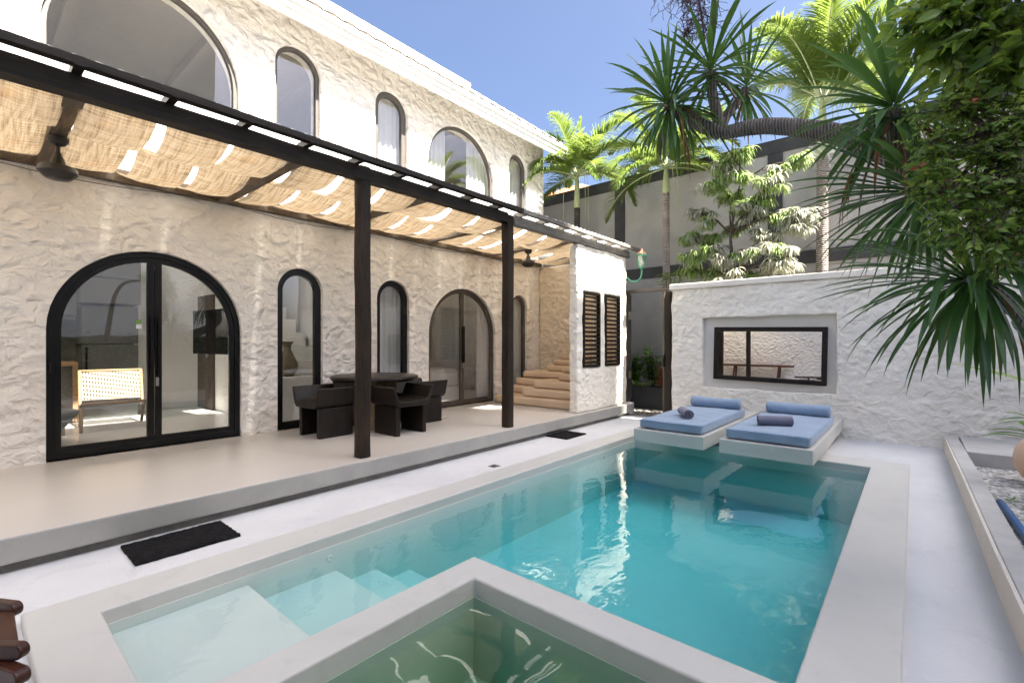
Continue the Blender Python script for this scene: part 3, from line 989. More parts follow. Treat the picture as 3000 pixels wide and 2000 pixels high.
for z in (1.155, 1.36):
    g.tube([(-10.1, .50, z), (-9.8, .50, z), (-9.8, .94, z), (-10.1, .94, z), (-10.1, .50, z)], .006, 6)
for p in ((-10.1, .5), (-9.8, .5), (-9.8, .94), (-10.1, .94)):
    g.tube([(*p, 1.143), (p[0], p[1], 1.36)], .006, 6)
g.build('rack', M['metal'], rk)
g = G().tube([(-10.25, .22, 1.142), (-10.25, .22, 1.42)] + [(-10.25 + .09 - .09 * math.cos(a), .22, 1.42 + .09 * math.sin(a)) for a in [R_(20 * i) for i in range(1, 10)]] + [(-10.07, .22, 1.36)], .013, 8)
tag(g.build('faucet', M['frame'], None, smooth=True, loc=(-10.25, .22, 1.142)), 'black goose neck faucet on the kitchen counter', 'faucet')
lamp = thing('pendant_lamp', (-9.2, .35, 2.05), 'flat black pendant lamp hanging in the living room', 'pendant lamp')
G().lathe([(.02, .10), (.05, .09), (.34, .01), (.35, 0), (.33, .0), (.03, .07)], (-9.2, .35, 2.0), 28).build('lamp_shade', M['frame'], lamp, smooth=True, fix=True)
G().tube([(-9.2, .35, 2.09), (-9.2, .35, 5.66)], .006, 6).build('cord', M['frame'], lamp)
tv = thing('television', at(485, 762, 7.2), 'flat black television on a bracket on the white room wall', 'television')
pl = at(446, 762, 7.55); pr = at(521, 762, 6.95)
ax = (pr - pl); wd = ax.length; ax.normalize(); nz = Vector((ax.y, -ax.x, 0))
def rot_to(a, n_, c):
    return Matrix.Translation(c) @ Matrix((( a.x, n_.x, 0, 0), (a.y, n_.y, 0, 0), (0, 0, 1, 0), (0, 0, 0, 1)))
mt = rot_to(ax, nz, (pl + pr) / 2)
G().box(-wd/2, wd/2, -.02, .02, -.34, .34, mt).build('screen', M['tv'], tv, bevel=.006)
G().box(-.03, .03, -.45, -.021, -.05, .05, mt).build('bracket', M['frame'], tv)

def rattan_chair(c, rz, label):
    t = thing('rattan_chair', c, label, 'chair', 'rattan easy chairs in the living room')
    mt = Matrix.Translation(c) @ Matrix.Rotation(rz, 4, 'Z')
    def pt(x, y, z): return mt @ Vector((x, y, z))
    g = G()
    g.add([pt(-.22, -.33, .32), pt(-.22, .33, .32), pt(.32, .33, .38), pt(.32, -.33, .38)], [(0, 1, 2, 3)])
    g.build('seat', M['rattan'], t, fix=False)
    g = G()
    g.add([pt(-.24, -.33, .38), pt(-.24, .33, .38), pt(-.42, .33, .78), pt(-.42, -.33, .78)], [(0, 1, 2, 3)])
    g.build('backrest', M['rattan'], t, fix=False)
    g = G()
    for sy in (-.35, .35):
        g.tube([pt(-.43, sy, .80), pt(-.22, sy, .32), pt(-.20, sy, .28), pt(.36, sy, .37)], .02, 8)
    g.tube([pt(-.43, -.35, .79), pt(-.43, .35, .79)], .02, 8)
    g.tube([pt(.34, -.35, .38), pt(.34, .35, .38)], .02, 8)
    g.build('frame', M['oak'], t, smooth=True)
    for sy in (-.35, .35):
        G().tube([pt(.30, sy, .36), pt(.36, sy, .0)], .02, 8).build('leg', M['oak'], t, smooth=True)
        G().tube([pt(-.05, sy, .33), pt(-.34, sy, .0)], .02, 8).build('leg', M['oak'], t, smooth=True)
    return t
rattan_chair((-8.75, 1.46, .226), R_(-6), 'sunlit rattan easy chair facing the stone bowl table')
rattan_chair((-8.75, .52, .226), R_(5), 'rattan easy chair partly hidden by the left door frame')
ct = thing('coffee_table', (-7.62, .42, .226), 'round grey stone coffee table shaped like a bowl inside the glass door', 'table')
G().lathe([(0, 0), (.22, 0), (.26, .03), (.52, .36), (.54, .40), (.50, .41), (0, .40)], (-7.62, .42, .226), 36).build('table_body', M['stone_table'], ct, smooth=True)
vs_ = thing('vase', (-7.62, 3.42, .897), 'brown clay vase with a flared neck standing on the bottom white stair', 'vase')
G().lathe([(0, 0), (.09, 0), (.15, .10), (.16, .20), (.10, .33), (.055, .42), (.06, .50), (.10, .55), (.085, .55), (.05, .49), (0, .40)], (-7.62, 3.42, .898), 24).build('vase_body', M['clay'], vs_, smooth=True)
G().box(FX1 - .028, FX1 - .026, 1.30, 1.35, 1.60, 1.66).v
st = thing('sticker', (FX0 + .04, 1.34, 1.55), 'green and white notice sticker on the glass of the wide arched door', 'sticker')
px_ = (FX0 + FX1) / 2 + .0015
G().box(px_, px_ + .001, 1.318, 1.368, 1.645, 1.69).build('green_label', M['sticker_green'], st)
G().box(px_, px_ + .001, 1.318, 1.368, 1.59, 1.64).build('white_label', M['sticker_white'], st)
#PART3
# ---------------------------------------------------------------- pergola over the terrace
pg = thing('pergola', (-5.4, 2.6, .23), 'dark timber pergola along the villa front with clear roof sheets', 'pergola')
BX = -4.40
def rough_post(x, y, z0, z1, w, mat, parent, name='post', seed=0.0, sx=1.0):
    n = 26; g = G(); poly0 = []
    k = 12
    for i in range(n + 1):
        z = z0 + (z1 - z0) * i / n
        for q in range(k):
            a = 2 * math.pi * (q + .5) / k
            c, s_ = math.cos(a), math.sin(a)
            r = w / 2 / max(abs(c), abs(s_))
            r = min(r, w * .62)
            d = .007 * noise.noise(Vector((c * 2, s_ * 2, z * 2.5 + seed))) + .004 * noise.noise(Vector((c * 4, s_ * 4, z * 9 + seed)))
            off = .010 * noise.noise(Vector((seed, 1.3, z * .9)))
            poly0.append((x + (r + d) * c * sx + off, y + (r + d) * s_ + off, z))
    fs = []
    for i in range(n):
        for q in range(k):
            q2 = (q + 1) % k
            fs.append((i*k + q, i*k + q2, (i+1)*k + q2, (i+1)*k + q))
    fs += [tuple(range(k))[::-1], tuple(n * k + q for q in range(k))]
    return g.add(poly0, fs).build(name, mat, parent, auto=30)
for i, y in enumerate((-.10, 2.77, 5.10)):
    rough_post(BX - .02, y, .231, 3.27 if i == 1 else 3.24, .135, M['blackwood'], pg, 'post', 3.1 * i)
def rough_beam(x0, x1, y0, y1, z0, z1, mat, parent, name, seed=0.0, step=.12, amp=.005, axis=1):
    # beam along y (axis 1) or x (axis 0) with hand hewn faces
    a, b = (y0, y1) if axis == 1 else (x0, x1)
    n = max(2, int((b - a) / step)); vs = []; fs = []
    c0, c1 = (x0, x1) if axis == 1 else (y0, y1)
    prof = [(c0, z0), ((c0 + c1) / 2, z0), (c1, z0), (c1, (z0 + z1) / 2), (c1, z1), ((c0 + c1) / 2, z1), (c0, z1), (c0, (z0 + z1) / 2)]
    for i in range(n + 1):
        t = a + (b - a) * i / n
        for q, (c, z) in enumerate(prof):
            d1 = amp * noise.noise(Vector((t * 2.3, q * 1.7, seed))); d2 = amp * noise.noise(Vector((t * 2.3, q * 1.7 + 9, seed)))
            vs.append((c + d1, t, z + d2) if axis == 1 else (t, c + d1, z + d2))
    for i in range(n):
        for q in range(8):
            q2 = (q + 1) % 8
            fs.append((i*8 + q, i*8 + q2, (i+1)*8 + q2, (i+1)*8 + q))
    fs += [tuple(range(8))[::-1], tuple(n*8 + q for q in range(8))]
    return G().add(vs, fs).build(name, mat, parent, auto=30)
rough_beam(-4.47, -4.345, -3.1, 5.03, 3.125, 3.258, M['blackwood_h'], pg, 'beam', 1.0)
rough_beam(-4.46, -4.35, 5.17, 8.75, 3.125, 3.255, M['greywood'], pg, 'beam', 4.0)
rough_beam(-6.615, -6.53, -3.1, 8.73, 3.17, 3.30, M['rafter'], pg, 'ledger', 2.0)
rough_beam(-4.275, -4.20, -3.1, 5.2, 3.270, 3.324, M['blackwood_h'], pg, 'edge_rail', 5.0, amp=.003)
rough_beam(-4.275, -4.20, 5.2, 8.9, 3.266, 3.32, M['greywood'], pg, 'edge_rail', 6.0, amp=.003)
for i, y in enumerate((-1.04, .55, 2.14, 3.70, 5.30, 6.90)):
    rough_beam(-6.53, -4.47, y - .055, y + .055, 3.16, 3.285, M['rafter'], pg, 'rafter', 7.0 + i, axis=0)
k = 0
for i in range(-5, 17):
    y = .53 + .533 * i
    if y > 8.8: break
    far = y > 5.1
    rough_beam(-4.48, -4.20, y - .028, y + .028, 3.262 if not far else 3.258, 3.325, M['greywood'] if far else M['blackwood_h'], pg, 'purlin_block', i * 1.3, axis=0, amp=.003)
    k += 1
# clear corrugated sheet on the blocks
vs = []; fs = []
nn = int((8.88 + 3.1) / .03)
for i in range(nn + 1):
    y = -3.1 + (8.88 + 3.1) * i / nn
    dz = .006 * math.sin(2 * math.pi * y / .12)
    vs += [(-4.235, y, 3.337 + dz), (-6.60, y, 3.40 + dz)]
for i in range(nn):
    fs.append((2*i, 2*i + 1, 2*i + 3, 2*i + 2))
G().add(vs, fs).build('roof_sheet', M['sheet'], pg, smooth=True, fix=False)
# sagging wire along the wall
pts = []
for i in range(80):
    y = -2.5 + 11 * i / 79
    pts.append((-6.50, y, 3.19 - .10 * abs(math.sin(y * 1.35 + .5))))
tag(G().tube(pts, .004, 5).build('cable', M['blackwood'], None, loc=(-6.5, -2.5, 3.1)), 'thin sagging cable under the shade cloths along the wall', 'cable')

# shade cloths: each one a strip draped over three lines
NX, NY = 34, 8
words = ['first', 'second', 'third', 'fourth', 'fifth', 'sixth', 'seventh', 'eighth', 'ninth', 'tenth', 'eleventh', 'twelfth', 'thirteenth', 'fourteenth', 'fifteenth', 'sixteenth', 'seventeenth', 'eighteenth']
vis = 0
for i in range(-5, 16):
    rr = random.Random(100 + i)
    y0 = .575 + .52 * i + rr.uniform(-.012, .012); y1 = y0 + .482 + rr.uniform(-.012, .014)
    if y0 > 8.5: break
    y1 = min(y1, 8.71)
    s1, s2 = rr.uniform(.11, .19), rr.uniform(.08, .15)
    tw1, tw2 = rr.uniform(-.03, .03), rr.uniform(-.03, .03)
    vs = []; fs = []
    for a in range(NX + 1):
        t = a / NX
        x = -4.49 - 2.03 * t
        for b in range(NY + 1):
            q = b / NY
            if t < .5:
                tt = t * 2; z = 3.265 - (s1 + tw1 * (q - .5) * 2) * 4 * tt * (1 - tt)
            else:
                tt = t * 2 - 1; z = 3.265 - (s2 + tw2 * (q - .5) * 2) * 4 * tt * (1 - tt)
            z += .010 * noise.noise(Vector((x * 5, (y0 + q) * 4, i))) + .004 * noise.noise(Vector((x * 14, q * 6, i)))
            z -= .022 * (1 - (2 * q - 1) ** 2) * rr.choice((1, 1)) 
            pinch = .022 * math.sin(math.pi * tt) * (1 if q > .5 else -1) * abs(2 * q - 1)
            yv = y0 + (y1 - y0) * q - pinch + .010 * noise.noise(Vector((x * 3, q * 2 + i, 5.0))) + .004 * noise.noise(Vector((x * 25, q * 3 + i, 2.0)))
            vs.append((x, yv, z))
    for a in range(NX):
        for b in range(NY):
            o_ = a * (NY + 1) + b
            fs.append((o_, o_ + 1, o_ + NY + 2, o_ + NY + 1))
    c = G().add(vs, fs).build('shade_cloth', M['burlap'], None, smooth=True, fix=False, loc=(-5.5, (y0 + y1) / 2, 3.26))
    if y1 > .5:
        lab = 'tan burlap shade cloth under the pergola, %s strip counting away from the near ceiling fan' % words[vis]
        vis += 1
    elif y1 > -.1:
        lab = 'tan burlap shade cloth at the left photo edge, before the near ceiling fan'
    else:
        lab = 'tan burlap shade cloth near the bench end of the pergola'
    tag(c, lab, 'shade cloth', 'burlap shade cloths hung under the pergola')

# ceiling fans (motor and canopy, no blades fitted)
def fan(x, y, ztop, drop, label, mat):
    t = thing('ceiling_fan', (x, y, ztop), label, 'ceiling fan', 'ceiling fans under the pergola')
    G().lathe([(0, 0), (.072, 0), (.070, -.03), (.05, -.06), (.022, -.075), (0, -.075)], (x, y, ztop), 24).build('canopy', mat, t, smooth=False, auto=40)
    G().lathe([(0, 0), (.016, 0), (.016, -drop), (0, -drop)], (x, y, ztop - .08), 12).build('rod', mat, t, auto=40)
    zb = ztop - .08 - drop
    G().lathe([(0, .12), (.022, .12), (.026, .10), (.044, .06), (.056, .006), (.118, .0), (.127, -.015), (.130, -.05), (.115, -.068), (.080, -.100), (.06, -.106), (0, -.106)], (x, y, zb), 28).build('motor_housing', mat, t, auto=30)
    G().lathe([(0, 0), (.018, 0), (.016, -.006), (0, -.006)], (x, y, zb - .106), 12).build('cap', M['greywood'], t)
    return t
fan(-5.50, .555, 3.16, .17, 'black ceiling fan motor hanging from the nearest rafter at left', M['fan'])
fan(-5.50, 6.93, 3.16, .13, 'bronze ceiling fan motor hanging above the tan stepped seat', M['fan'])

# ---------------------------------------------------------------- partition wall with shutters
pw = thing('partition_wall', (-4.43, 7.7, .23), 'white rough plastered wall with two black louvred openings under the pergola end', 'wall')
SH = [(7.01, 7.58), (7.77, 8.34)]; SZ = (1.0, 2.32)
ys = cuts(.055, 6.82, 7.01, 7.58, 7.77, 8.34, 8.62); zs = cuts(.055, .232, 1.0, 2.32, 3.12)
def pw_sol(y, z):
    return not (SZ[0] < z < SZ[1] and any(a < y < b for a, b in SH))
g = cells(ys, zs, pw_sol, -4.52, -4.35, 0, .016, 5.0, 4.5)
g.build('wall', M['stucco_white'], pw, fix=False, bevel=.03, bseg=3)
G().box(-4.53, -4.27, 8.635, 8.78, .02, .245).build('base_block', M['white_plaster'], pw, bevel=.015)
for (a, b) in SH:
    g = G()
    X0, X1 = -4.40, -4.335
    f = .045
    g.box(X0, X1, a + .002, a + f, SZ[0] + .002, SZ[1] - .002); g.box(X0, X1, b - f, b - .002, SZ[0] + .002, SZ[1] - .002)
    g.box(X0, X1, a + f, b - f, SZ[0] + .002, SZ[0] + f); g.box(X0, X1, a + f, b - f, SZ[1] - f, SZ[1] - .002)
    sh = g.build('shutter', M['blackwood_h'], pw, bevel=.004)
    n = 16; g = G()
    for k in range(n):
        z = SZ[0] + f + (SZ[1] - SZ[0] - 2 * f) * (k + .5) / n
        mt = Matrix.Translation((-4.37, (a + b) / 2, z)) @ Matrix.Rotation(R_(14), 4, 'Y')
        g.box(-.040, .040, -(b - a) / 2 + f, (b - a) / 2 - f, -.013, .013, mt)
    g.build('louvres', M['blackwood_h'], sh)
# alcove end wall
ew = thing('alcove_wall', (-5.5, 8.84, .23), 'sand coloured rough end wall behind the tan stepped seat', 'wall')
g = cells(cuts(.08, -6.60, -4.53), cuts(.08, .232, 3.16), lambda x, y: True, 8.74, 8.86, 1, .012, 2.0, 3.5)
g.build('wall', M['stucco_alcove'], ew, fix=False)

# tan stepped seat in the corner
stp = thing('stepped_seat', (-5.4, 7.9, .23), 'tan rounded plaster steps stacked like cushions in the terrace corner', 'steps')
def step(x0, x1, y0, y1, z0, z1, r=.16):
    G().rbox(x0, x1, y0, y1, z0, z1, r, 6).build('step', M['tan_step'], stp, bevel=.045, bseg=4)
XR = -4.53
step(-6.50, XR, 7.02, 8.73, .232, .395)
step(-5.86, XR, 7.10, 8.72, .398, .555)
step(-5.66, XR, 7.20, 8.71, .558, .705)
step(-6.50, -5.72, 7.50, 8.715, .399, .55)
step(-6.46, -5.62, 7.62, 8.705, .553, .69)
step(-6.38, XR, 7.76, 8.70, .708, .835)
step(-5.18, XR, 7.36, 7.752, .708, .85, .12)
step(-5.20, XR, 7.52, 7.90, .853, .975, .10)
step(-5.97, XR, 8.06, 8.695, .838, .955, .14)
step(-5.90, XR, 8.20, 8.69, .958, 1.07, .12)
step(-5.80, XR, 8.34, 8.685, 1.073, 1.185, .10)

# ---------------------------------------------------------------- garden wall with niche and mirror
gw = thing('garden_wall', (-1.2, 8.7, 0), 'rough white garden wall with a recessed niche at the pool end', 'wall')
NX0, NX1, NZ0, NZ1 = -2.87, -.89, .64, 1.87
WXL, WXR = -3.43, 3.2
xs = cuts(.05, WXL, NX0, NX1, 1.5, WXR); zs = cuts(.05, -.05, NZ0, NZ1, 2.40)
g = cells(xs, zs, lambda x, z: not (NX0 < x < NX1 and NZ0 < z < NZ1), 8.60, 8.72, 1, .020, 1.0, 3.6)
g.build('wall', M['stucco_white'], gw, fix=False, bevel=.02, bseg=2)
g = cells(cuts(.12, WXL, WXR), cuts(.12, -.05, 2.40), lambda x, z: True, 8.722, 8.86, 1)
g.build('niche_back', M['white_plaster'], gw, fix=False)
vs = cells(cuts(.07, WXL - .03, WXR), [8.555, 8.62, 8.75, 8.90], lambda x, y: True, 2.402, 2.505, 2, .008, 3.0, 4.0)
vs.build('coping', M['white_plaster'], gw, fix=False, bevel=.018, bseg=3)

mr = thing('mirror', (-1.855, 8.66, 1.24), 'wide black framed mirror standing in the wall niche', 'mirror')
mt = Matrix.Translation((-1.855, 8.665, 1.235)) @ Matrix.Rotation(R_(-.4), 4, 'Z') @ Matrix.Rotation(R_(1.1), 4, 'Y') @ Matrix.Rotation(R_(-.3), 4, 'X')
W_, H_ = .84, .455
def mring(a, b):
    return [(-a, -b), (a, -b), (a, b), (-a, b)]
g = G().ring(mring(W_, H_), mring(W_ - .075, H_ - .075), -.025, .02, 1)
g.v = [tuple(mt @ Vector(p)) for p in g.v]
g.build('frame', M['blackwood_h'], mr, bevel=.006)
G().box(-W_ + .07, W_ - .07, -.004, .002, -H_ + .07, H_ - .07, mt).build('glass', M['mirror'], mr)

# near end of the terrace (seen in the mirror)
nw = thing('end_wall', (-5.4, -2.98, 0), 'rough stucco wall closing the near end of the terrace behind the bench', 'wall')
g = cells(cuts(.25, -6.6, 3.3), cuts(.25, 0.0, 3.0), lambda x, y: True, -3.06, -2.90, 1)
g.build('wall', M['stucco'], nw, fix=False)
bn = thing('bench', (-4.8, -2.62, .23), 'long dark wooden bench reflected in the mirror', 'bench')
G().box(-6.0, -3.55, -2.82, -2.42, .64, .71).build('seat', M['benchwood'], bn, bevel=.01)
for x in (-5.55, -4.0):
    for dy in (-.12, .12):
        G().tube([(x, -2.62 + dy, .64), (x - .03, -2.62 + dy * 1.3, .232)], .035, 8).build('leg', M['benchwood'], bn)

# ---------------------------------------------------------------- gate and passage
gt = thing('gate', (-3.95, 8.9, 0), 'dark brown metal garden gate frame with folded leaf beside the white wall', 'gate')
G().box(-4.50, -4.425, 8.86, 8.94, .0, 2.44).build('post', M['frame_brown'], gt, bevel=.004)
G().box(-3.52, -3.465, 8.87, 8.93, .0, 2.44).build('post', M['frame_brown'], gt, bevel=.004)
G().box(-4.54, -3.44, 8.86, 8.94, 2.443, 2.50).build('lintel', M['frame_brown'], gt, bevel=.004)
G().box(-4.42, -4.385, 8.87, 8.90, .3, 2.40).build('hinge_strip', M['grey_band'], gt)
for z in (1.98, .78): G().box(-4.424, -4.37, 8.855, 8.869, z - .08, z + .08).build('hinge', M['metal'], gt)
mt = Matrix.Translation((-3.53, 8.86, 0)) @ Matrix.Rotation(R_(-118), 4, 'Z')
g = G()
g.box(0, .20, -.004, .004, .06, 2.40, mt)
for z in (.06, .62, 1.16, 1.72, 2.34): g.box(0, .20, -.018, .018, z, z + .06, mt)
g.box(0, .03, -.02, .02, .06, 2.40, mt); g.box(.17, .20, -.02, .02, .06, 2.40, mt)
lf = g.build('leaf', M['frame_brown'], gt)
G().box(.17, .23, -.03, .03, .98, 1.2, mt).build('lock', M['frame'], lf)

# lantern on the end of the partition
ln = thing('wall_lantern', (-4.33, 8.70, 2.70), 'green iron wall lantern with copper coloured cap on a curved arm', 'lantern')
LX, LY = -4.08, 8.73
pts = [(-4.36, 8.63, 2.74), (-4.31, 8.67, 2.67), (-4.24, 8.70, 2.635), (-4.16, 8.72, 2.65), (-4.10, 8.73, 2.71), (LX, LY, 2.79), (LX, LY, 2.89)]
G().tube(pts, .018, 8).build('arm', M['green_iron'], ln, smooth=True)
g = G().lathe([(0, 0), (.035, 0), (.055, .02), (.06, .035), (0, .04)], (LX, LY, 2.885), 6)
rr0, rr1, z0, z1 = .062, .105, 2.925, 3.135
for k in range(6):
    a = 2 * math.pi * k / 6
    g.tube([(LX + rr0 * math.cos(a), LY + rr0 * math.sin(a), z0), (LX + rr1 * math.cos(a), LY + rr1 * math.sin(a), z1)], .007, 5)
g.lathe([(.09, 0), (.118, .004), (.118, .022), (.085, .03)], (LX, LY, 3.13), 6)
for k in range(6):
    a = 2 * math.pi * k / 6
    g.tube([(LX + .115 * math.cos(a), LY + .115 * math.sin(a), 3.15), (LX + .12 * math.cos(a), LY + .12 * math.sin(a), 3.185)], [.012, .003], 5)
g.build('cage', M['green_iron'], ln)
G().lathe([(.058, 0), (.100, .205), (.098, .205), (.055, 0)], (LX, LY, 2.928), 6).build('glass', M['glass_lamp'], ln)
G().lathe([(.105, 0), (.085, .03), (.045, .075), (.022, .085), (.026, .10), (.018, .115), (.006, .14), (0, .145)], (LX, LY, 3.155), 12).build('cap', M['copper'], ln, smooth=True)

# planter behind the gate
pb = thing('planter_box', (-4.3, 10.0, 0), 'charcoal planter trough behind the gate', 'planter')
g = G().box(-5.6, -2.8, 9.72, 10.35, -.004, .47)
g.build('trough', M['charcoal'], pb, bevel=.01)
# ---------------------------------------------------------------- tall grey boundary wall
bw = thing('boundary_wall', (-3, 10.7, 0), 'tall grey rendered boundary wall with dark grey bands and pilasters', 'wall')
GY = 10.6
G().box(-15, 9, GY, GY + .2, -.05, 5.42).build('wall', M['grey_wall'], bw)
g = G()
g.box(-15, 9, GY - .04, GY + .25, 5.20, 5.47)
g.build('top_band', M['grey_band'], bw, bevel=.01)
G().box(-15, 9, GY - .035, GY - .002, 2.95, 3.20).build('middle_band', M['grey_band'], bw, bevel=.006)
for x in (-12.3, -8.9, -5.52, -2.115, 1.3, 4.7):
    G().box(x - .13, x + .13, GY - .045, GY - .003, -.04, 5.197).build('pilaster', M['grey_band'], bw, bevel=.006)
# house beyond the wall
bh = thing('distant_house', (-8.6, 14, 0), 'pale house with orange clay tiled roof beyond the grey wall', 'house')
G().box(-10.4, -7.4, 12.6, 14.8, 0, 6.05).build('wall', M['white_plaster'], bh)
g = G()
x0, x1, y0, y1 = -10.6, -7.2, 12.3, 15.0
nn = 60; vs = []; fs = []
def hip(x, y):
    d = min(x - x0, x1 - x, y - y0, y1 - y)
    return 6.02 + .55 * d
for i in range(nn + 1):
    for j in range(nn + 1):
        x = x0 + (x1 - x0) * i / nn; y = y0 + (y1 - y0) * j / nn
        vs.append((x, y, hip(x, y) + .03 * ((i + j) % 2)))
for i in range(nn):
    for j in range(nn):
        a = i * (nn + 1) + j
        fs.append((a, a + 1, a + nn + 2, a + nn + 1))
g.add(vs, fs).build('roof', M['terracotta'], bh, fix=False)

# unseen tower added far right, sized to keep the sun off the courtyard
nb = thing('added_shade_tower', (27, -6, 0), 'unseen tall pale block added beyond the garden to shade the courtyard', 'sun blocker')
G().box(20, 34, -6.5, 8.55, 0, 39.5).build('wall', M['white_paint'], nb)
G().box(20, 34, 8.553, 10.48, 0, 38.7).build('added_side_block', M['white_paint'], nb)
G().box(19.96, 34.04, -6.54, 8.545, 39.503, 39.6).build('roof', M['concrete'], nb)

# open pavilion put in behind the viewer, unseen, to cut light on the pool faces
pv = thing('added_shade_roof', (.8, -2.4, 0), 'dark timber pavilion added out of view to darken the near pool end', 'shade_roof')
G().box(-1.2, 3.3, -2.89, -.35, 2.78, 2.92).build('roof', M['door_brown'], pv)
for x, y in ((-1.1, -2.75), (3.2, -2.75), (3.2, -.5)):
    G().box(x - .06, x + .06, y - .06, y + .06, 0, 2.778).build('post', M['blackwood'], pv)
# ---------------------------------------------------------------- right hand raised bed
cb = thing('planter_curb', (.4, 5.5, 0), 'low plastered curb along the gravel bed at the right', 'curb')
g = G().prism([(.42, 1.2), (.40, 2.0), (.36, 4.0), (.335, 6.0), (.295, 8.58), (.303, 8.58), (.353, 6.0), (.378, 4.0), (.418, 2.0), (.438, 1.2)], -.02, .198, 2)
g.build('curb_face', M['curb_side'], cb)
g = G().prism([(.44, 1.2), (.42, 2.0), (.38, 4.0), (.355, 6.0), (.305, 8.58), (.43, 8.58), (.475, 6.0), (.50, 4.0), (.54, 2.0), (.56, 1.2)], -.02, .20, 2)
g.build('curb_top', M['concrete'], cb, bevel=.008)
g = G().box(.45, 3.2, 7.40, 8.57, .0, .205)
tag(g.build('concrete_ledge', M['concrete'], None, bevel=.01, loc=(1.5, 8.0, 0)), 'flat grey concrete ledge in the corner by the white wall', 'ledge')
vs = []; fs = []
nx_, ny_ = 70, 150
for i in range(nx_ + 1):
    for j in range(ny_ + 1):
        x = .45 + 2.75 * i / nx_; y = 1.0 + 6.41 * j / ny_
        vs.append((x, y, .055 + .02 * noise.noise(Vector((x * 3, y * 3, 0))) + .012 * noise.noise(Vector((x * 22, y * 22, 0)))))
for i in range(nx_):
    for j in range(ny_):
        a = i * (ny_ + 1) + j
        fs.append((a, a + ny_ + 1, a + ny_ + 2, a + 1))
tag(G().add(vs, fs).build('gravel_bed', M['gravel'], None, fix=False), kind='stuff')
pot = thing('round_pot', (.92, 6.75, .06), 'round peach coloured pot standing on the gravel bed', 'pot')
G().lathe([(0, 0), (.10, 0), (.18, .06), (.23, .15), (.245, .24), (.23, .33), (.18, .42), (.13, .455), (.11, .45), (.16, .40), (.20, .30), (0, .25)], (.98, 6.75, .06), 32).build('pot_body', M['peach'], pot, smooth=True)
tag(G().tube([(.55, 5.72, .085), (.57, 5.3, .09), (.59, 4.8, .09), (.63, 4.0, .085)], .026, 12).build('pipe', M['blue_pipe'], None, smooth=True, loc=(.59, 5, .08)), 'blue plastic pipe lying on the gravel beside the curb', 'pipe')

# ---------------------------------------------------------------- day beds over the pool end
def pillow_box(g, x0, x1, y0, y1, z0, z1, r=.04, seed=0.0, n=26):
    # soft cushion: grid on a box with rounded edges and slight crown
    def P(u, v, top):
        x = x0 + (x1 - x0) * u; y = y0 + (y1 - y0) * v
        return x, y
    bm = bmesh.new()
    bmesh.ops.create_cube(bm, size=1)
    bmesh.ops.subdivide_edges(bm, edges=bm.edges, cuts=n, use_grid_fill=True)
    sx, sy, sz = (x1 - x0), (y1 - y0), (z1 - z0)
    for v in bm.verts:
        p = Vector((v.co.x * sx, v.co.y * sy, v.co.z * sz))
        q = Vector((max(-sx/2 + r, min(sx/2 - r, p.x)), max(-sy/2 + r, min(sy/2 - r, p.y)), max(-sz/2 + r, min(sz/2 - r, p.z))))
        d = p - q
        if d.length > 1e-6: p = q + d.normalized() * r
        e = (1 - abs(v.co.x * 2) ** 4) * (1 - abs(v.co.y * 2) ** 4)
        if v.co.z > 0: p.z += .010 * e
        p += Vector((noise.noise(p * 4 + Vector((seed, 0, 0))), noise.noise(p * 4 + Vector((seed, 5, 0))), noise.noise(p * 5 + Vector((seed, 9, 0))))) * .008 + Vector((0, 0, .003 * noise.noise(Vector((p.x * 22, p.y * 7, seed)))))
        v.co = p + Vector(((x0 + x1) / 2, (y0 + y1) / 2, (z0 + z1) / 2))
    bm.verts.index_update()
    g.add([tuple(v.co) for v in bm.verts], [tuple(v.index for v in f.verts) for f in bm.faces])
    bm.free()
    return g
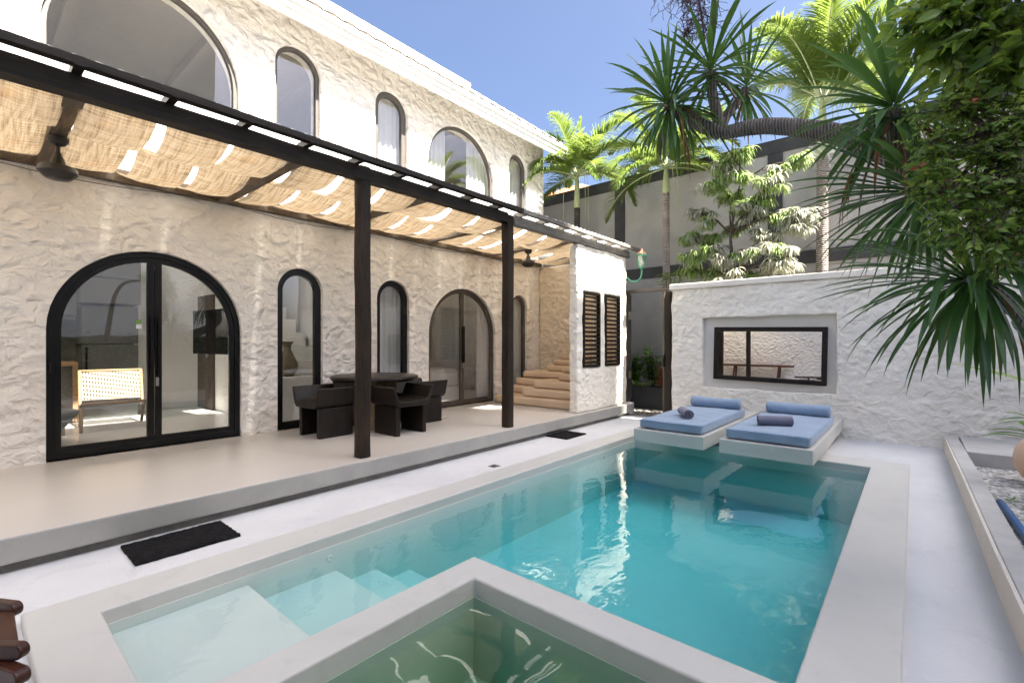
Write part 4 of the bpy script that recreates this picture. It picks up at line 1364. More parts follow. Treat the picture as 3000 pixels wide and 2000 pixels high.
def daybed(x0, x1, yf, lab, grp_l):
    g = G().box(x0, x1, yf, 8.57, .135, .30)
    t = thing('daybed_platform', ((x0 + x1) / 2, 7.2, 0), 'pale cement day bed platform ' + lab, 'platform', 'cement day bed platforms over the pool end')
    g.build('slab', M['coping'], t, bevel=.008)
    G().box(x0 + .08, x1 - .08, 7.0, 8.5, -.01, .133).build('plinth', M['coping'], t)
    g = pillow_box(G(), x0 + .05, x1 - .03, yf + .05, 7.82, .303, .425, .035, x0)
    m_ = g.build('mattress', M['blue'], None, smooth=True, loc=((x0 + x1) / 2, 6.8, .303))
    tag(m_, 'blue day bed mattress ' + grp_l, 'mattress', 'blue day bed mattresses')
    g = G().tube([(x0 + .05, yf + .052, .414), (x1 - .03, yf + .052, .414)], .004, 5)
    g.tube([(x1 - .034, yf + .05, .414), (x1 - .034, 7.8, .414)], .004, 5)
    g.build('piping', M['blue'], m_)
    # bolster
    bxa, bxb = x0 + .12, x1 - .03
    n = 40; k = 28; vs = []; fs = []
    for i in range(n + 1):
        q = i / n; x = bxa + (bxb - bxa) * q
        e = min(q, 1 - q) * (bxb - bxa)
        r = .083 * (1 - max(0, (1 - e / .035)) ** 2 * .35 if e < .035 else 1)
        if i in (0, n): r = .012
        for a in range(k):
            th = 2 * math.pi * a / k
            rr_ = r * (1 + .035 * noise.noise(Vector((x * 6, math.cos(th) * 1.5, math.sin(th) * 1.5 + x0))) + .05 * (1 if e < .09 else 0) * math.sin(th * 11) * (1 - e / .09))
            vs.append((x, 7.58 + rr_ * math.cos(th), .425 + .085 + rr_ * math.sin(th) * .97 - .012 * math.sin(math.pi * q) + .004))
    for i in range(n):
        for a in range(k):
            a2 = (a + 1) % k
            fs.append((i*k + a, i*k + a2, (i+1)*k + a2, (i+1)*k + a))
    fs += [tuple(range(k))[::-1], tuple(n*k + a for a in range(k))]
    b = G().add(vs, fs).build('bolster', M['blue'], None, smooth=True, loc=((bxa + bxb) / 2, 7.58, .43))
    tag(b, 'blue bolster pillow ' + grp_l, 'bolster', 'blue bolster pillows')
daybed(-2.83, -1.93, 5.81, 'nearer the gate with the short rolled towel', 'lying on the platform nearer the gate')
daybed(-1.755, -.81, 5.83, 'nearer the gravel bed, right of the other', 'lying on the platform nearer the gravel bed')

def towel(c, rz, length, r, label):
    # rolled towel: spiral cross section extruded
    mt = Matrix.Translation(c) @ Matrix.Rotation(rz, 4, 'Z')
    turns = 3.2; n = 90; th = .011
    pts = []
    for i in range(n + 1):
        a = 2 * math.pi * turns * i / n
        rr_ = .012 + (r - .012) * (i / n)
        pts.append((rr_, a))
    m = 10; vs = []; fs = []
    for j in range(m + 1):
        q = j / m; x = -length / 2 + length * q
        for (rr_, a) in pts:
            w1 = 1 + .05 * noise.noise(Vector((x * 8, a * .5, c[0])))
            dx = .010 * noise.noise(Vector((a * .6, q * .1 + (3 if j in (0, m) else 3), c[0]))) if j in (0, m) else 0
            for s_ in (0, -th * .85):
                ra = (rr_ + s_) * w1
                vs.append(mt @ Vector((x + dx, ra * math.cos(a + 4.2) * 1.08, r * .93 + ra * math.sin(a + 4.2) * .93)))
    L2 = 2 * (n + 1)
    for j in range(m):
        for i in range(n):
            for s_ in (0, 1):
                a = j * L2 + 2 * i + s_
                fs.append((a, a + 2, a + L2 + 2, a + L2))
        for i in (0, n):
            a = j * L2 + 2 * i
            fs.append((a, a + 1, a + L2 + 1, a + L2))
    for j in (0, m):
        for i in range(n):
            a = j * L2 + 2 * i
            fs.append((a, a + 1, a + 3, a + 2))
    tag(G().add(vs, fs).build('towel', M['towel'], None, smooth=False, auto=50, loc=c), label, 'towel', 'rolled slate towels')
towel((-2.34, 6.33, .432), R_(125), .34, .070, 'rolled slate towel showing its spiral end on the mattress nearer the gate')
towel((-1.28, 6.38, .432), R_(24), .37, .072, 'long rolled slate towel on the mattress nearer the gravel bed')

# ---------------------------------------------------------------- mats, drain
def doormat(x0, x1, y0, y1, label, seed):
    n, m = 30, 60; vs = []; fs = []
    g = G()
    for z in (0, 1):
        for i in range(n + 1):
            for j in range(m + 1):
                x = x0 + (x1 - x0) * i / n; y = y0 + (y1 - y0) * j / m
                e = .006 * noise.noise(Vector((x * 30, y * 30, seed))) if i in (0, n) or j in (0, m) else 0
                vs.append((x + e, y + e, .003 + z * (.016 + .004 * noise.noise(Vector((x * 60, y * 60, seed))))))
    N = (n + 1) * (m + 1)
    for z in (0, 1):
        for i in range(n):
            for j in range(m):
                a = z * N + i * (m + 1) + j
                fs.append((a, a + 1, a + m + 2, a + m + 1))
    bd = [(i, 0) for i in range(n)] + [(n, j) for j in range(m)] + [(i, m) for i in range(n, 0, -1)] + [(0, j) for j in range(m, 0, -1)]
    id_ = [i * (m + 1) + j for i, j in bd]
    for a, b in zip(id_, id_[1:] + id_[:1]): fs.append((a, b, b + N, a + N))
    tag(g.add(vs, fs).build('doormat', M['mat_rubber'], None, loc=((x0 + x1) / 2, (y0 + y1) / 2, 0)), label, 'doormat', 'black doormats on the deck')
doormat(-4.21, -3.79, .74, 1.36, 'larger looking black doormat in front of the wide black door step', 1.0)
doormat(-4.28, -3.90, 5.83, 6.37, 'black doormat further back, near the day beds', 2.0)
g = G().ring([(-3.76, 3.99), (-3.66, 3.99), (-3.66, 4.09), (-3.76, 4.09)], [(-3.75, 4.0), (-3.67, 4.0), (-3.67, 4.08), (-3.75, 4.08)], .001, .006, 2)
dr = thing('floor_drain', (-3.71, 4.04, 0), 'small square metal drain grate set in the white deck', 'drain')
for k in range(6): g.box(-3.75, -3.67, 4.003 + .0135 * k, 4.009 + .0135 * k, .001, .005)
g.build('grate', M['metal'], dr)
G().box(-3.752, -3.668, 3.998, 4.082, -.001, .0008).build('sump', M['frame'], dr)

# ---------------------------------------------------------------- table and chairs on the terrace
TX, TY = -5.83, 3.86
tb = thing('round_table', (TX, TY, .23), 'round charred wood dining table on a log pedestal on the terrace', 'table')
n = 64; vs = []; 
prof = [(0.0, .745), (.56, .745), (.585, .735), (.592, .71), (.57, .675), (.50, .665), (0, .665)]
g = G(); k = 64
for (r, z) in prof:
    for a in range(k):
        th = 2 * math.pi * a / k
        rr_ = r * (1 + .025 * math.sin(2 * th + .6) + .012 * math.sin(3 * th + 2))
        vs.append((TX + rr_ * math.cos(th), TY + rr_ * math.sin(th), .23 + z))
fs = []
for i in range(len(prof) - 1):
    for a in range(k):
        a2 = (a + 1) % k
        fs.append((i*k + a, i*k + a2, (i+1)*k + a2, (i+1)*k + a))
g.add(vs, fs).build('table_top', M['tablewood'], tb, auto=40)
g = G(); vs = []; fs = []
for i in range(9):
    z = .231 + .662 * i / 8
    for a in range(k):
        th = 2 * math.pi * a / k
        r = (.24 + .05 * (i / 8)) * (1 + .10 * noise.noise(Vector((math.cos(th) * 1.6, math.sin(th) * 1.6, z * .8))))
        vs.append((TX + r * math.cos(th), TY + r * math.sin(th), z))
for i in range(8):
    for a in range(k):
        a2 = (a + 1) % k
        fs.append((i*k + a, i*k + a2, (i+1)*k + a2, (i+1)*k + a))
fs += [tuple(range(k))[::-1], tuple(8*k + a for a in range(k))]
g.add(vs, fs).build('pedestal', M['trunkwood'], tb, auto=40)

def wood_chair():
    # trough seat with raised sides on two plank legs; local axes: planks lie along y
    t = thing('wooden_chair', (0, 0, 0), 'x', 'chair', 'charred wood chairs round the terrace table')
    o_ = [(-.335, .63), (-.305, .635), (-.235, .47), (-.20, .445), (0, .435), (.20, .445), (.235, .47), (.305, .635), (.335, .63), (.275, .415), (.23, .375), (0, .37), (-.23, .375), (-.275, .415)]
    G().prism(o_, -.29, .29, 1).build('seat', M['chairwood'], t, bevel=.014, bseg=3)
    for sx in (-1, 1):
        G().box(sx * .215 - .032, sx * .215 + .032, -.235, .235, .0, .372).build('leg', M['chairwood'], t, bevel=.008)
    return t
ch0 = wood_chair()
spots = [(-5.87, 3.14, 2, 'charred wood chair between the tall narrow window and the front post'),
         (-5.26, 3.87, 91, 'charred wood chair nearest the pool, right of the front post'),
         (-5.80, 4.62, 0, 'charred wood chair at the far side of the table towards the brown double door'),
         (-6.30, 3.95, 90, 'charred wood chair between the table and the villa wall')]
for i, (x, y, a, lab) in enumerate(spots):
    c = ch0 if i == 0 else copy_tree(ch0)
    c.location = (x, y, .231); c.rotation_euler = (0, 0, R_(a))
    c['label'] = lab

# red-brown lounge chair at the lower left corner
lc = thing('lounge_chair', (-2.5, -.1, 0), 'red brown wooden lounge chair corner with rounded arms at the pool end', 'chair')
def bar(pa, pb, w, h, r, mat, name):
    # flat bar from pa to pb with a rounded far end, thickness h in z, width w
    pa, pb = Vector(pa), Vector(pb); d = (pb - pa).normalized(); s_ = d.cross(Vector((0, 0, 1))).normalized(); u = s_.cross(d)
    L_ = (pb - pa).length
    poly = [(0, -h / 2)] + [(L_ - h / 2 + h / 2 * math.sin(a), -h / 2 * math.cos(a)) for a in [math.pi * i / 10 for i in range(11)]] + [(0, h / 2)]
    g = G(); n = len(poly); vs = []
    for sg in (-.5, .5):
        vs += [pa + d * x + u * z + s_ * w * sg for x, z in poly]
    fs = [tuple(range(n))[::-1], tuple(range(n, 2 * n))] + [(i, (i + 1) % n, n + (i + 1) % n, n + i) for i in range(n)]
    g.add(vs, fs).build(name, mat, lc, bevel=.006, bseg=3)
#PART4
bar((-2.75, -.28, .42), at(60, 1493, 1.50), .032, .05, .03, M['redwood'], 'arm')
bar((-3.05, -.12, .42), at(44, 1398, 1.74), .032, .05, .03, M['redwood'], 'arm')
a_, b_ = at(58, 1497, 1.50), at(42, 1402, 1.74)
d_ = Vector((-.28, -.08, 0))
g = G()
for z0 in (.004, -.022):
    pass
q = [a_ + d_ * .12, b_ + d_ * .12, b_ + d_ * 1.0 + Vector((0, 0, -.02)), a_ + d_ * 1.0 + Vector((0, 0, -.02))]
g.add([p + Vector((0, 0, .004)) for p in q] + [p + Vector((0, 0, -.016)) for p in q], [(0, 1, 2, 3), (7, 6, 5, 4), (0, 4, 5, 1), (1, 5, 6, 2), (2, 6, 7, 3), (3, 7, 4, 0)])
g.build('slat', M['redwood'], lc, bevel=.004)
q = [p + Vector((-.10, -.02, -.06)) for p in q]
g = G()
g.add([p + Vector((0, 0, .004)) for p in q] + [p + Vector((0, 0, -.01)) for p in q], [(0, 1, 2, 3), (7, 6, 5, 4), (0, 4, 5, 1), (1, 5, 6, 2), (2, 6, 7, 3), (3, 7, 4, 0)])
g.build('seat_fabric', M['strap_fabric'], lc)
for p in (a_, b_):
    f = p + Vector((-.12, -.05, -.03))
    bar((f.x, f.y, f.z), (f.x - .02, f.y - .01, .012), .035, .05, .02, M['redwood'], 'leg')
p_ = at(24, 1545, 1.46); q_ = at(56, 1556, 1.46)
bar(p_ + Vector((-.3, -.12, .0)), q_, .04, .05, .02, M['redwood'], 'foot_rest')

# ---------------------------------------------------------------- palms behind the garden wall
def frond(g, gr, base, az, el, L, rr, droop=1.0, nleaf=78, lw=.032, ll=.56):
    p = Vector(base)
    d = Vector((math.cos(az) * math.cos(el), math.sin(az) * math.cos(el), math.sin(el)))
    n = 18
    pts = [p.copy()]; dirs = [d.copy()]
    side0 = Vector((-math.sin(az), math.cos(az), 0))
    for i in range(n):
        t = i / n
        d = (d + Vector((0, 0, -1)) * droop * (.03 + .20 * t * t) + side0 * rr.uniform(-.012, .012)).normalized()
        p = p + d * (L / n)
        pts.append(p.copy()); dirs.append(d.copy())
    gr.tube(pts, [.018 * (1 - .85 * i / n) + .002 for i in range(n + 1)], 6)
    for k in range(nleaf):
        t = .16 + .84 * k / (nleaf - 1)
        f = t * n; i = min(int(f), n - 1); q = f - i
        b = pts[i].lerp(pts[i + 1], q); dd = dirs[i]
        side = dd.cross(Vector((0, 0, 1)))
        if side.length < .05: side = side0.copy()
        side.normalize(); up = side.cross(dd).normalized()
        l = ll * (math.sin(math.pi * min(1, .18 + t * .80)) ** .7) * rr.uniform(.85, 1.1)
        for sg in (-1, 1):
            ld = (side * sg * (1.0 - .35 * t) + dd * (.45 + .5 * t) + up * rr.uniform(.10, .45)).normalized()
            g.strap(b, ld, l, lw * rr.uniform(.8, 1.15), rr.uniform(.35, .8) * (1 + .4 * t), 4, .12, 0, lambda s: (.5 + 2 * s if s < .25 else 1 - ((s - .25) / .75) ** 1.6))
def palm(x, y, ztop, zshaft, nf, L, seed, label, bark, r=.065, lean=(0, 0), els=(15, 80), spear=True):
    rr = random.Random(seed)
    t = thing('palm_tree', (x, y, 0), label, 'palm tree', 'palms in front of the grey wall')
    n = 40; pts = []; rad = []
    for i in range(n + 1):
        q = i / n
        pts.append((x + lean[0] * (1 - q) * (1 - q), y + lean[1] * (1 - q), zshaft * q))
        rad.append(r * (1.2 - .2 * q) * (1 + .035 * noise.noise(Vector((i * 1.7, seed, 0)))))
    G().tube(pts, rad, 14).build('trunk', M[bark], t, smooth=True)
    G().tube([(x, y, zshaft - .01), (x, y, zshaft + .12), (x, y, (zshaft + ztop) / 2), (x, y, ztop + .1)], [r * .98, r * 1.12, r * .92, r * .45], 14).build('crownshaft', M['crownshaft'], t, smooth=True)
    g, gr = G(), G()
    for k in range(nf):
        az = 2 * math.pi * k / nf * 1.0 + (k % 3) * .7 + rr.uniform(-.3, .3)
        el = R_(els[0] + (els[1] - els[0]) * ((k * 7) % nf) / nf)
        if x > -2 and math.sin(az) < -.2: el = max(el, R_(58))
        frond(g, gr, (x, y, ztop + rr.uniform(-.05, .08)), az, el, L * rr.uniform(.85, 1.1), rr, rr.uniform(.7, 1.15))
    if spear:
        frond(g, gr, (x, y, ztop + .05), 1.0, R_(86), L * .75, rr, .15, 40)
    gr.build('leaf_stalks', M['palm_rib'], t, smooth=True)
    g.build('crown', M['palm_leaf'], t, fix=False)
    # old flower stalks hanging below
    g = G()
    for k in range(3):
        a = rr.uniform(0, 6.28)
        g.tube([(x + .06 * math.cos(a), y + .06 * math.sin(a), ztop), (x + .3 * math.cos(a), y + .3 * math.sin(a), ztop + .08), (x + .38 * math.cos(a), y + .38 * math.sin(a), ztop - .4), (x + .39 * math.cos(a), y + .39 * math.sin(a), ztop - rr.uniform(.8, 1.4))], .006, 5)
    g.build('hanging_stalk', M['palm_rib'], t)
    return t
palm(-6.29, 9.85, 5.52, 4.72, 17, 1.8, 5, 'palm with dark trunk beside the villa gable end', 'trunk_dark', .072, els=(-5, 78))
palm(-4.05, 9.85, 5.18, 4.62, 17, 1.8, 8, 'palm with slender pale trunk rising behind the gate', 'trunk_palm', .070, (.05, 0), els=(-8, 74))
palm(-1.28, 10.25, 5.80, 4.80, 18, 1.85, 13, 'tallest palm, behind the dracaena branch and the mirror wall', 'trunk_palm', .088, (-.03, 0), els=(18, 80))
# white dry flower branches under the tall palm crown
g = G(); rr = random.Random(4)
for k in range(26):
    a = rr.uniform(0, 6.28); p = Vector((-1.28, 10.25, 4.86)); d = Vector((math.cos(a), math.sin(a) * .6 - .3, rr.uniform(-.1, .5))).normalized()
    pts = [p]
    for i in range(4):
        d = (d + Vector((rr.uniform(-.4, .4), rr.uniform(-.4, .4), rr.uniform(-.3, .2)))).normalized()
        pts.append(pts[-1] + d * .09)
    g.tube(pts, .007, 4)
o_ = g.build('flower_stalk', M['porcelain'], bpy.data.objects['palm_tree.002'])

# ---------------------------------------------------------------- pale drooping shrub on the wall
def drooping_shrub():
    rr = random.Random(21)
    base = Vector((-2.50, 9.12, 0))
    t = thing('drooping_shrub', base, 'pale green shrub with drooping whitish leaves in front of the grey wall', 'shrub')
    gb, g1, g2 = G(), G(), G()
    trunk = [base, base + Vector((.02, 0, 1.5)), base + Vector((0, 0, 2.6)), base + Vector((-.05, 0, 3.4)), base + Vector((.1, .05, 4.3))]
    gb.tube(trunk, [.05, .045, .035, .025, .01], 8)
    # clump centres given as offset x, z on the wall plane, size, whiteness
    cl = [(-.25, 4.62, .28, .35), (.18, 4.75, .30, .1), (-.45, 4.32, .30, .25), (-.15, 4.15, .34, .1), (.15, 4.40, .26, .15), (-.85, 3.92, .30, .55), (-.55, 3.70, .28, .2),
          (-1.0, 3.45, .26, .05), (-.62, 3.38, .28, .1), (.35, 3.72, .34, .8), (.75, 4.12, .34, .5), (.95, 4.38, .28, .35), (1.22, 4.55, .24, .2), (.62, 3.35, .34, .85), (.9, 3.62, .3, .3),
          (-.85, 3.02, .34, .35), (-.40, 3.12, .32, .3), (-1.05, 2.80, .28, .25), (-.1, 2.90, .34, .55), (.30, 3.02, .34, .75), (1.15, 3.42, .34, .85), (1.30, 3.62, .26, .8), (.95, 3.05, .34, .5),
          (.72, 2.78, .36, .75), (1.0, 2.72, .34, .85), (-.05, 2.62, .34, .7), (.35, 2.62, .30, .5), (-.5, 2.72, .3, .15), (.0, 3.55, .3, .0), (.55, 3.95, .28, .1), (.15, 3.9, .26, .0)]
    for (ox, z, s, wh) in cl:
        c = Vector((base.x + ox * .80, base.y + rr.uniform(-.18, .25), z))
        k = min(range(len(trunk)), key=lambda i: abs(trunk[i].z - (z - .45)))
        mid = trunk[k].lerp(c, .5) + Vector((0, 0, .12))
        gb.tube([trunk[k], mid, c], [.016, .011, .005], 6)
        for q in range(9):
            tip = c + Vector((rr.uniform(-1, 1), rr.uniform(-.8, .8), rr.uniform(-.35, .6))) * s * .74
            gb.tube([c, c.lerp(tip, .6) + Vector((0, 0, .04)), tip], .004, 4, False)
            gg = g2 if rr.random() < wh * 1.15 + .1 else g1
            for m in range(38):
                f = rr.uniform(.2, 1.0)
                b = c.lerp(tip, f)
                a = rr.uniform(0, 6.28)
                d = Vector((math.cos(a) * .75, math.sin(a) * .75, rr.uniform(-.55, .35)))
                gg.strap(b, d, rr.uniform(.15, .25), rr.uniform(.026, .040), 1.9, 4, .18, 0, lambda s_: (.3 + 2.8 * s_ if s_ < .25 else 1 - ((s_ - .25) / .75) ** 1.5))
    gb.build('branches', M['twig'], t, smooth=True)
    g1.build('foliage', M['ash_leaf'], t, fix=False)
    g2.build('young_foliage', M['ash_leaf_white'], t, fix=False)['label'] = 'whitish young drooping leaves'
drooping_shrub()

# plants in the planter behind the gate, each its own
def leafy_plant(c, h, spread, nst, mat, label, ll=(.12, .2), lw=.05, seed=0, upright=.6, group='plants behind the gate'):
    rr = random.Random(seed)
    t = thing('leafy_plant', c, label, 'plant', group)
    gb, gl = G(), G()
    for k in range(nst):
        a = rr.uniform(0, 6.28); r = rr.uniform(0, 1) * spread
        tip = Vector(c) + Vector((math.cos(a) * r, math.sin(a) * r * .6, h * rr.uniform(.55, 1.0)))
        b = Vector(c) + Vector((math.cos(a) * r * .25, math.sin(a) * r * .2, 0))
        gb.tube([b, b.lerp(tip, .5) + Vector((0, 0, .04)), tip], [.008, .006, .003], 5)
        for m in range(20):
            f = rr.uniform(.2, 1.0); p = b.lerp(tip, f)
            a2 = rr.uniform(0, 6.28)
            d = Vector((math.cos(a2), math.sin(a2), rr.uniform(-.2, upright)))
            gl.leaf(p, d, Vector((0, 0, 1)) + Vector((rr.uniform(-.4, .4), rr.uniform(-.4, .4), 0)), rr.uniform(*ll), lw * rr.uniform(.7, 1.2), .25)
    gb.build('stems', M['twig'], t); gl.build('leaves', mat, t, fix=False)
    return t
leafy_plant((-4.85, 9.95, .44), .75, .30, 22, M['shade_leaf'], 'bright green bush at the left of the planter behind the gate', seed=1)
leafy_plant((-4.45, 10.05, .44), 1.0, .22, 14, M['shade_leaf'], 'taller green plant in the middle of the planter behind the gate', seed=2)
leafy_plant((-3.95, 10.0, .44), .80, .28, 20, M['shade_leaf'], 'dense green plant at the right of the planter behind the gate', seed=3)
leafy_plant((-4.05, 9.85, .44), .52, .20, 14, M['croton'], 'red and orange leaved plant low in the planter behind the gate', (.14, .24), .05, seed=4)
t = thing('strap_leaf_plant', (-4.6, 9.82, .44), 'light green plant with arching strap leaves at the front of the planter', 'plant')
g = G(); rr = random.Random(9)
for k in range(34):
    a = rr.uniform(0, 6.28)
    g.strap((-4.6 + rr.uniform(-.2, .2), 9.80, .45), (math.cos(a), math.sin(a) * .6, rr.uniform(.4, 1.2)), rr.uniform(.25, .42), .03, 1.0, 6, .15)
g.build('leaves', M['ash_leaf'], t, fix=False)
t = thing('small_bush', (-3.85, 9.3, 0), 'small dark green plant topping the left end of the white garden wall', 'plant')
g = G(); rr = random.Random(31)
for k in range(60):
    a = rr.uniform(0, 6.28)
    p = Vector((-3.75 + rr.uniform(-.18, .25), 9.3 + rr.uniform(-.15, .15), 2.55 + rr.uniform(0, .3)))
    g.leaf(p, (math.cos(a), math.sin(a), rr.uniform(-.2, .4)), (0, 0, 1), rr.uniform(.12, .2), .045, .3)
g.build('leaves', M['bush_leaf'], t, fix=False)
g = G()
for k in range(4): g.tube([(-3.85 + .05 * k, 9.3, .0), (-3.8 + .05 * k, 9.3, 1.6), (-3.82 + .09 * k, 9.3, 2.75)], [.014, .010, .005], 6)
g.build('stems', M['twig'], t)
# dry leaves on the paving by the gate
rr = random.Random(17)
g = G()
for k in range(70):
    p = Vector((rr.uniform(-4.4, -3.3), rr.uniform(8.75, 9.65), .008 + rr.uniform(0, .01))); a = rr.uniform(0, 6.28)
    g.leaf(p, (math.cos(a), math.sin(a), rr.uniform(0, .25)), (rr.uniform(-.3, .3), rr.uniform(-.3, .3), 1), rr.uniform(.05, .11), .035, .3)
tag(g.build('leaf_litter', M['dead_leaf'], None, fix=False), kind='stuff')

# ---------------------------------------------------------------- dracaena reaching in from the right
dr_base = Vector((2.6, 3.4, .05))
dt = thing('dracaena_tree', dr_base, 'dark green dracaena with a long bare grey limb arching over the garden from the right', 'tree')
def spline(pts, n=10):
    out = []
    P = [Vector(p) for p in pts]; P = [P[0] * 2 - P[1]] + P + [P[-1] * 2 - P[-2]]
    for i in range(1, len(P) - 2):
        for k in range(n):
            t = k / n
            a, b, c, d = P[i-1], P[i], P[i+1], P[i+2]
            out.append(.5 * ((2 * b) + (c - a) * t + (2*a - 5*b + 4*c - d) * t * t + (3*b - a - 3*c + d) * t ** 3))
    out.append(P[-2]); return out
def limb(pts, r0, r1, name='limb'):
    s_ = spline(pts)
    n = len(s_)
    rads = [(r0 + (r1 - r0) * i / (n - 1)) * (1 + .05 * noise.noise(Vector((i * .9, r0 * 50, 0))) + (.018 if i % 2 else 0)) for i in range(n)]
    G().tube(s_, rads, 12).build(name, M['limb'], dt, smooth=True)
J = at(1655, 307, 4.15)
limb([dr_base, Vector((2.2, 3.5, 1.2)), at(2420, 620, 2.9), at(2270, 480, 3.1), at(2130, 398, 3.3), at(2030, 345, 3.5), at(1900, 304, 3.75), at(1760, 290, 4.0), J], .13, .058, 'trunk')
limb([J, at(1610, 287, 4.15), at(1570, 262, 4.2), at(1545, 252, 4.2), at(1535, 232, 4.2)], .058, .048)
limb([J, at(1648, 270, 4.15), at(1636, 215, 4.15), at(1632, 165, 4.15)], .052, .040)
limb([J, at(1668, 270, 4.2), at(1690, 240, 4.3), at(1712, 205, 4.35)], .040, .032)
limb([at(2130, 398, 3.3), at(2075, 350, 3.2), at(2055, 300, 3.15), at(2050, 250, 3.15)], .055, .040)
limb([at(2270, 480, 3.1), at(2180, 470, 3.1), at(2130, 440, 3.05)], .050, .038)
limb([Vector((2.2, 3.5, 1.2)), at(2480, 770, 2.5), at(2352, 715, 2.45), at(2290, 675, 2.42), at(2250, 650, 2.4)], .060, .045)
def rosette(c, axis, n, L, wd, seed, drp=(.25, .9), spread=(5, 130), dead=4, label=None):
    rr = random.Random(seed)
    axis = Vector(axis).normalized()
    q = axis.to_track_quat('Z', 'Y')
    g = G()
    for k in range(n):
        f = (k + .5) / n
        th = R_(spread[0] + (spread[1] - spread[0]) * f ** .75)
        ph = k * 2.39996 + rr.uniform(-.2, .2)
        d = q @ Vector((math.sin(th) * math.cos(ph), math.sin(th) * math.sin(ph), math.cos(th)))
        b = Vector(c) + axis * (.10 * (1 - f) - .06) + d * .02
        l = L * rr.uniform(.78, 1.1) * (1 - .18 * f)
        kink = rr.random() < .18
        g.strap(b, d, l, wd * rr.uniform(.8, 1.15), rr.uniform(*drp) * (2.2 if kink else 1) * (.5 + .8 * f), 9, .20, rr.uniform(-.3, .3),
                lambda s_: (.42 + .9 * s_ if s_ < .45 else .82 + .18 * math.sin((s_ - .45) * 6) if s_ < .55 else max(.02, 1 - ((s_ - .5) / .5) ** 2)))
    o = g.build('leaf_head', M['dracaena'], dt, fix=False, smooth=True)
    if label: o['label'] = label
    if dead:
        g = G()
        for k in range(dead):
            ph = rr.uniform(0, 6.28)
            g.strap(Vector(c) - axis * .08, q @ Vector((math.cos(ph) * .5, math.sin(ph) * .5, -.3)), L * rr.uniform(.8, 1.2), wd * .5, 3.0, 8, .4, .4)
        g.build('dead_leaves', M['dead_leaf'], dt, fix=False)
rosette(at(1535, 240, 4.2), (-.4, 0, .75), 96, .60, .042, 1, (.30, .95), (5, 150), 5)
rosette(at(1632, 160, 4.15), (.0, 0, 1), 62, .64, .044, 2, (.25, .75), (4, 128), 2)
rosette(at(1715, 200, 4.35), (.15, 0, 1), 50, .60, .036, 3, (.25, .75), (4, 138), 4)
rosette(at(2052, 245, 3.15), (-.10, 0, 1), 78, .74, .052, 4, (.22, .65), (4, 132), 10)
rosette(at(2125, 440, 3.05), (-.8, -.35, .02), 84, .76, .042, 5, (.3, .8), (5, 105), 5)
rosette(at(2235, 645, 2.4), (-.80, -.42, .02), 116, .66, .036, 6, (.5, 1.3), (5, 118), 9)
# dry flower stalk above the upper leaf head
g = G(); rr = random.Random(3)
top = at(1600, -40, 4.0)
for k in range(3):
    main = [at(1618, 95, 4.1), at(1612, 40, 4.05), top + Vector((rr.uniform(-.1, .1), 0, .1))]
g.tube(main, [.010, .008, .006], 5)
def twig(p, d, l, depth):
    pts = [p]
    for i in range(4):
        d = (d + Vector((rr.uniform(-.5, .5), rr.uniform(-.5, .5), rr.uniform(-.5, .35)))).normalized()
        pts.append(pts[-1] + d * l / 4)
    g.tube(pts, .0028 if depth else .0016 * 1.3, 4, False)
    if depth:
        for q in range(5): twig(pts[rr.randint(1, 4)], Vector((rr.uniform(-1, 1), rr.uniform(-1, 1), rr.uniform(-1, .6))).normalized(), l * .6, depth - 1)
for k in range(26):
    f = rr.uniform(.15, 1.0)
    p = Vector(main[0]).lerp(Vector(main[2]), f)
    twig(p, Vector((rr.uniform(-1, 1), rr.uniform(-1, 1), rr.uniform(-.4, .8))).normalized(), .20 * (.5 + f), 2)
o_ = g.build('flower_stalk', M['dry_twig'], dt, fix=False)
o_['label'] = 'dry brown twiggy flower stalk'
# thin broken twig under the fork
g = G().tube([J + Vector((0, 0, -.03)), at(1690, 372, 4.1), at(1712, 396, 4.1)], [.008, .005, .003], 5)
g.build('dead_twig', M['twig'], dt)

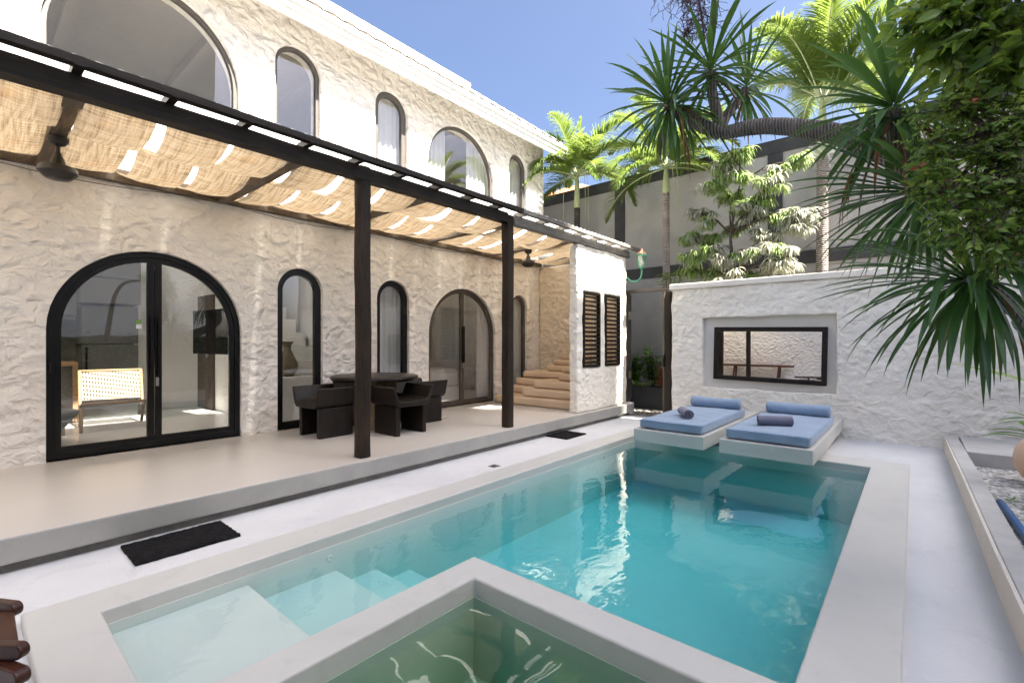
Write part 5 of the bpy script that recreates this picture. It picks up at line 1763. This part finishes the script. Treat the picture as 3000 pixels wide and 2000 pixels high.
# ---------------------------------------------------------------- leafy trees at the right edge
def crown_tree(name, base, trunk, blobs, mat, leaf_len, leaf_w, per, label, seed, extra=None, droop=.2, gname='crown'):
    rr = random.Random(seed)
    t = thing(name, base, label, 'tree')
    gb, gl, ge = G(), G(), G()
    tr = spline(trunk, 8)
    gb.tube(tr, [.07 * (1 - .7 * i / (len(tr) - 1)) for i in range(len(tr))], 10)
    for (u, v, dep, r, n) in blobs:
        c = at(u, v, dep)
        near = min(tr, key=lambda p: (p - c).length)
        gb.tube(spline([near, near.lerp(c, .5) + Vector((0, 0, .06)), c], 5), [.018 * (1 - .8 * i / 10) for i in range(11)], 6)
        for k in range(n):
            d = Vector((rr.gauss(0, 1), rr.gauss(0, 1), rr.gauss(0, .8))).normalized()
            s0 = c + d * r * rr.uniform(0, .45)
            s1 = c + d * r * rr.uniform(.65, 1.15) + Vector((0, 0, -droop * r * rr.random()))
            gb.tube([s0, s0.lerp(s1, .5) + Vector((0, 0, .02)), s1], .0025, 4, False)
            young = extra and rr.random() < extra
            for m in range(per):
                f = (m + .6) / per
                p = s0.lerp(s1, f)
                side = d.cross(Vector((0, 0, 1))).normalized() if abs(d.z) < .95 else Vector((1, 0, 0))
                ld = (d * .7 + side * (1 if m % 2 else -1) * rr.uniform(.5, 1.1) + Vector((0, 0, rr.uniform(-.75, .25)))).normalized()
                (ge if (young and m > per - 4) else gl).leaf(p, ld, Vector((rr.uniform(-1, .8), rr.uniform(-1, .5), rr.uniform(-.1, 1))), leaf_len * rr.uniform(.65, 1.2), leaf_w * rr.uniform(.75, 1.2), rr.uniform(.05, .3))
    gb.build('branches', M['twig'], t, smooth=True)
    gl.build(gname, mat, t, fix=False)
    if ge.v: ge.build('young_leaves', M['red_leaf'], t, fix=False)['label'] = 'red young leaves at the twig ends'
    return t
crown_tree('broadleaf_tree', Vector((1.9, 2.2, .06)), [Vector((1.9, 2.2, .06)), Vector((1.7, 2.4, 1.6)), Vector((1.3, 2.6, 2.8)), at(2330, 60, 2.2)],
    [(2115, 45, 2.25, .14, 9), (2180, 10, 2.2, .18, 14), (2125, 110, 2.3, .12, 7), (2205, 80, 2.2, .20, 18), (2290, 50, 2.1, .24, 26), (2195, 150, 2.4, .15, 10), (2270, 130, 2.25, .20, 20), (2350, 110, 2.1, .26, 30), (2250, -30, 2.2, .24, 20), (2350, -20, 2.1, .26, 26), (2420, 140, 2.2, .26, 24)],
    M['bush_leaf'], .092, .042, 8, 'broad leaved tree overhanging the upper right corner with glossy leaves', 41)
crown_tree('small_leaved_tree', Vector((1.7, 3.0, .06)), [Vector((1.7, 3.0, .06)), Vector((1.6, 2.95, 1.2)), at(2400, 480, 2.2), at(2300, 330, 2.2)],
    [(2150, 255, 2.29, 0.139, 15), (2230, 250, 2.22, 0.208, 30), (2320, 270, 2.15, 0.236, 36), (2130, 330, 2.29, 0.125, 14), (2180, 350, 2.29, 0.180, 30), (2260, 350, 2.22, 0.222, 38), (2345, 370, 2.08, 0.236, 38), (2125, 410, 2.25, 0.111, 13), (2175, 440, 2.22, 0.166, 26), (2240, 450, 2.15, 0.208, 38), (2330, 470, 2.08, 0.236, 42), (2180, 505, 2.15, 0.111, 13), (2235, 530, 2.08, 0.139, 20), (2300, 545, 2.05, 0.153, 25), (2370, 560, 2.01, 0.166, 25), (2410, 420, 2.08, 0.236, 30), (2400, 280, 2.08, 0.236, 30)],
    M['small_leaf'], .042, .0165, 11, 'dense small leaved tree with a few red shoots at the right edge', 43, .02)
# low plants in the bed at the right edge
def big_leaf(p, d, L, wd, drp, mat, par):
    g = G().strap(p, d, L, wd, drp, 12, .12, .1, lambda s_: math.sin(math.pi * min(1, .06 + s_ * .94)) ** .8)
    g.build('leaf', mat, par, fix=False, smooth=True)
t = thing('canna_plant', at(2420, 960, 3.6) * 1, 'single long pale green leaf reaching in from the right before the white wall', 'plant')
c = at(2420, 960, 3.6)
big_leaf(at(2370, 880, 3.6), at(2190, 822, 3.6) - at(2365, 868, 3.6), .66, .115, .05, M['ash_leaf'], t)
G().tube([at(2368, 880, 3.6), at(2400, 930, 3.6), Vector((at(2420, 960, 3.6).x, at(2420, 960, 3.6).y, .06))], [.006, .009, .012], 6).build('stalk', M['palm_rib'], t, smooth=True)
t = thing('agave_plant', at(2372, 1010, 3.9), 'green strap leaved plant beside the round peach pot', 'plant')
rr = random.Random(77); c = at(2385, 985, 4.0)
for k in range(22):
    a = rr.uniform(0, 6.28)
    big_leaf(c + Vector((0, 0, rr.uniform(-.1, .12))), (math.cos(a), math.sin(a), rr.uniform(-.1, .7)), rr.uniform(.22, .36), .05, .5, M['shade_leaf'], t)
G().tube([Vector((c.x, c.y, .06)), c], [.03, .025], 8).build('stem', M['twig'], t)
# small weeds in the gravel
g = G()
for k in range(160):
    p = Vector((rr.uniform(.6, 2.6), rr.uniform(3, 7.3), .06)); 
    if noise.noise(p * .9) < .05: continue
    for m in range(4):
        a = rr.uniform(0, 6.28)
        g.leaf(p, (math.cos(a), math.sin(a), .6), (0, 0, 1), rr.uniform(.03, .06), .018, .2)
tag(g.build('weeds', M['shade_leaf'], None, fix=False), kind='stuff')

# clipped hedge put in out of view at the right, to dim faces turned there
g = G(); rr = random.Random(5)
ys = lin(-3.5, 8.4, .25); zs = lin(.05, 1.6, .25)
hg = cells(ys, zs, lambda y, z: True, 2.75, 3.35, 0, .12, 4.0, 2.0)
ht = thing('added_hedge', (3.05, 2.5, .05), 'dense green hedge added unseen at the far right to darken the courtyard side', 'added_hedge')
M['added_hedge_core'] = plain('added_hedge_core', (.02, .035, .012), (.03, .05, .016), 5, .9, 30, .02)
hg.build('core', M['added_hedge_core'], ht, fix=False)
for k in range(2600):
    p = Vector((2.72 + rr.uniform(-.12, .06), rr.uniform(-3.5, 8.4), rr.uniform(.1, 1.75)))
    a = rr.uniform(0, 6.28)
    g.leaf(p, (-.6 + rr.uniform(-.4, .4), math.cos(a) * .7, rr.uniform(-.6, .6)), (-.4, 0, 1), rr.uniform(.07, .12), .05, .2)
g.build('leaves', M['bush_leaf'], ht, fix=False)
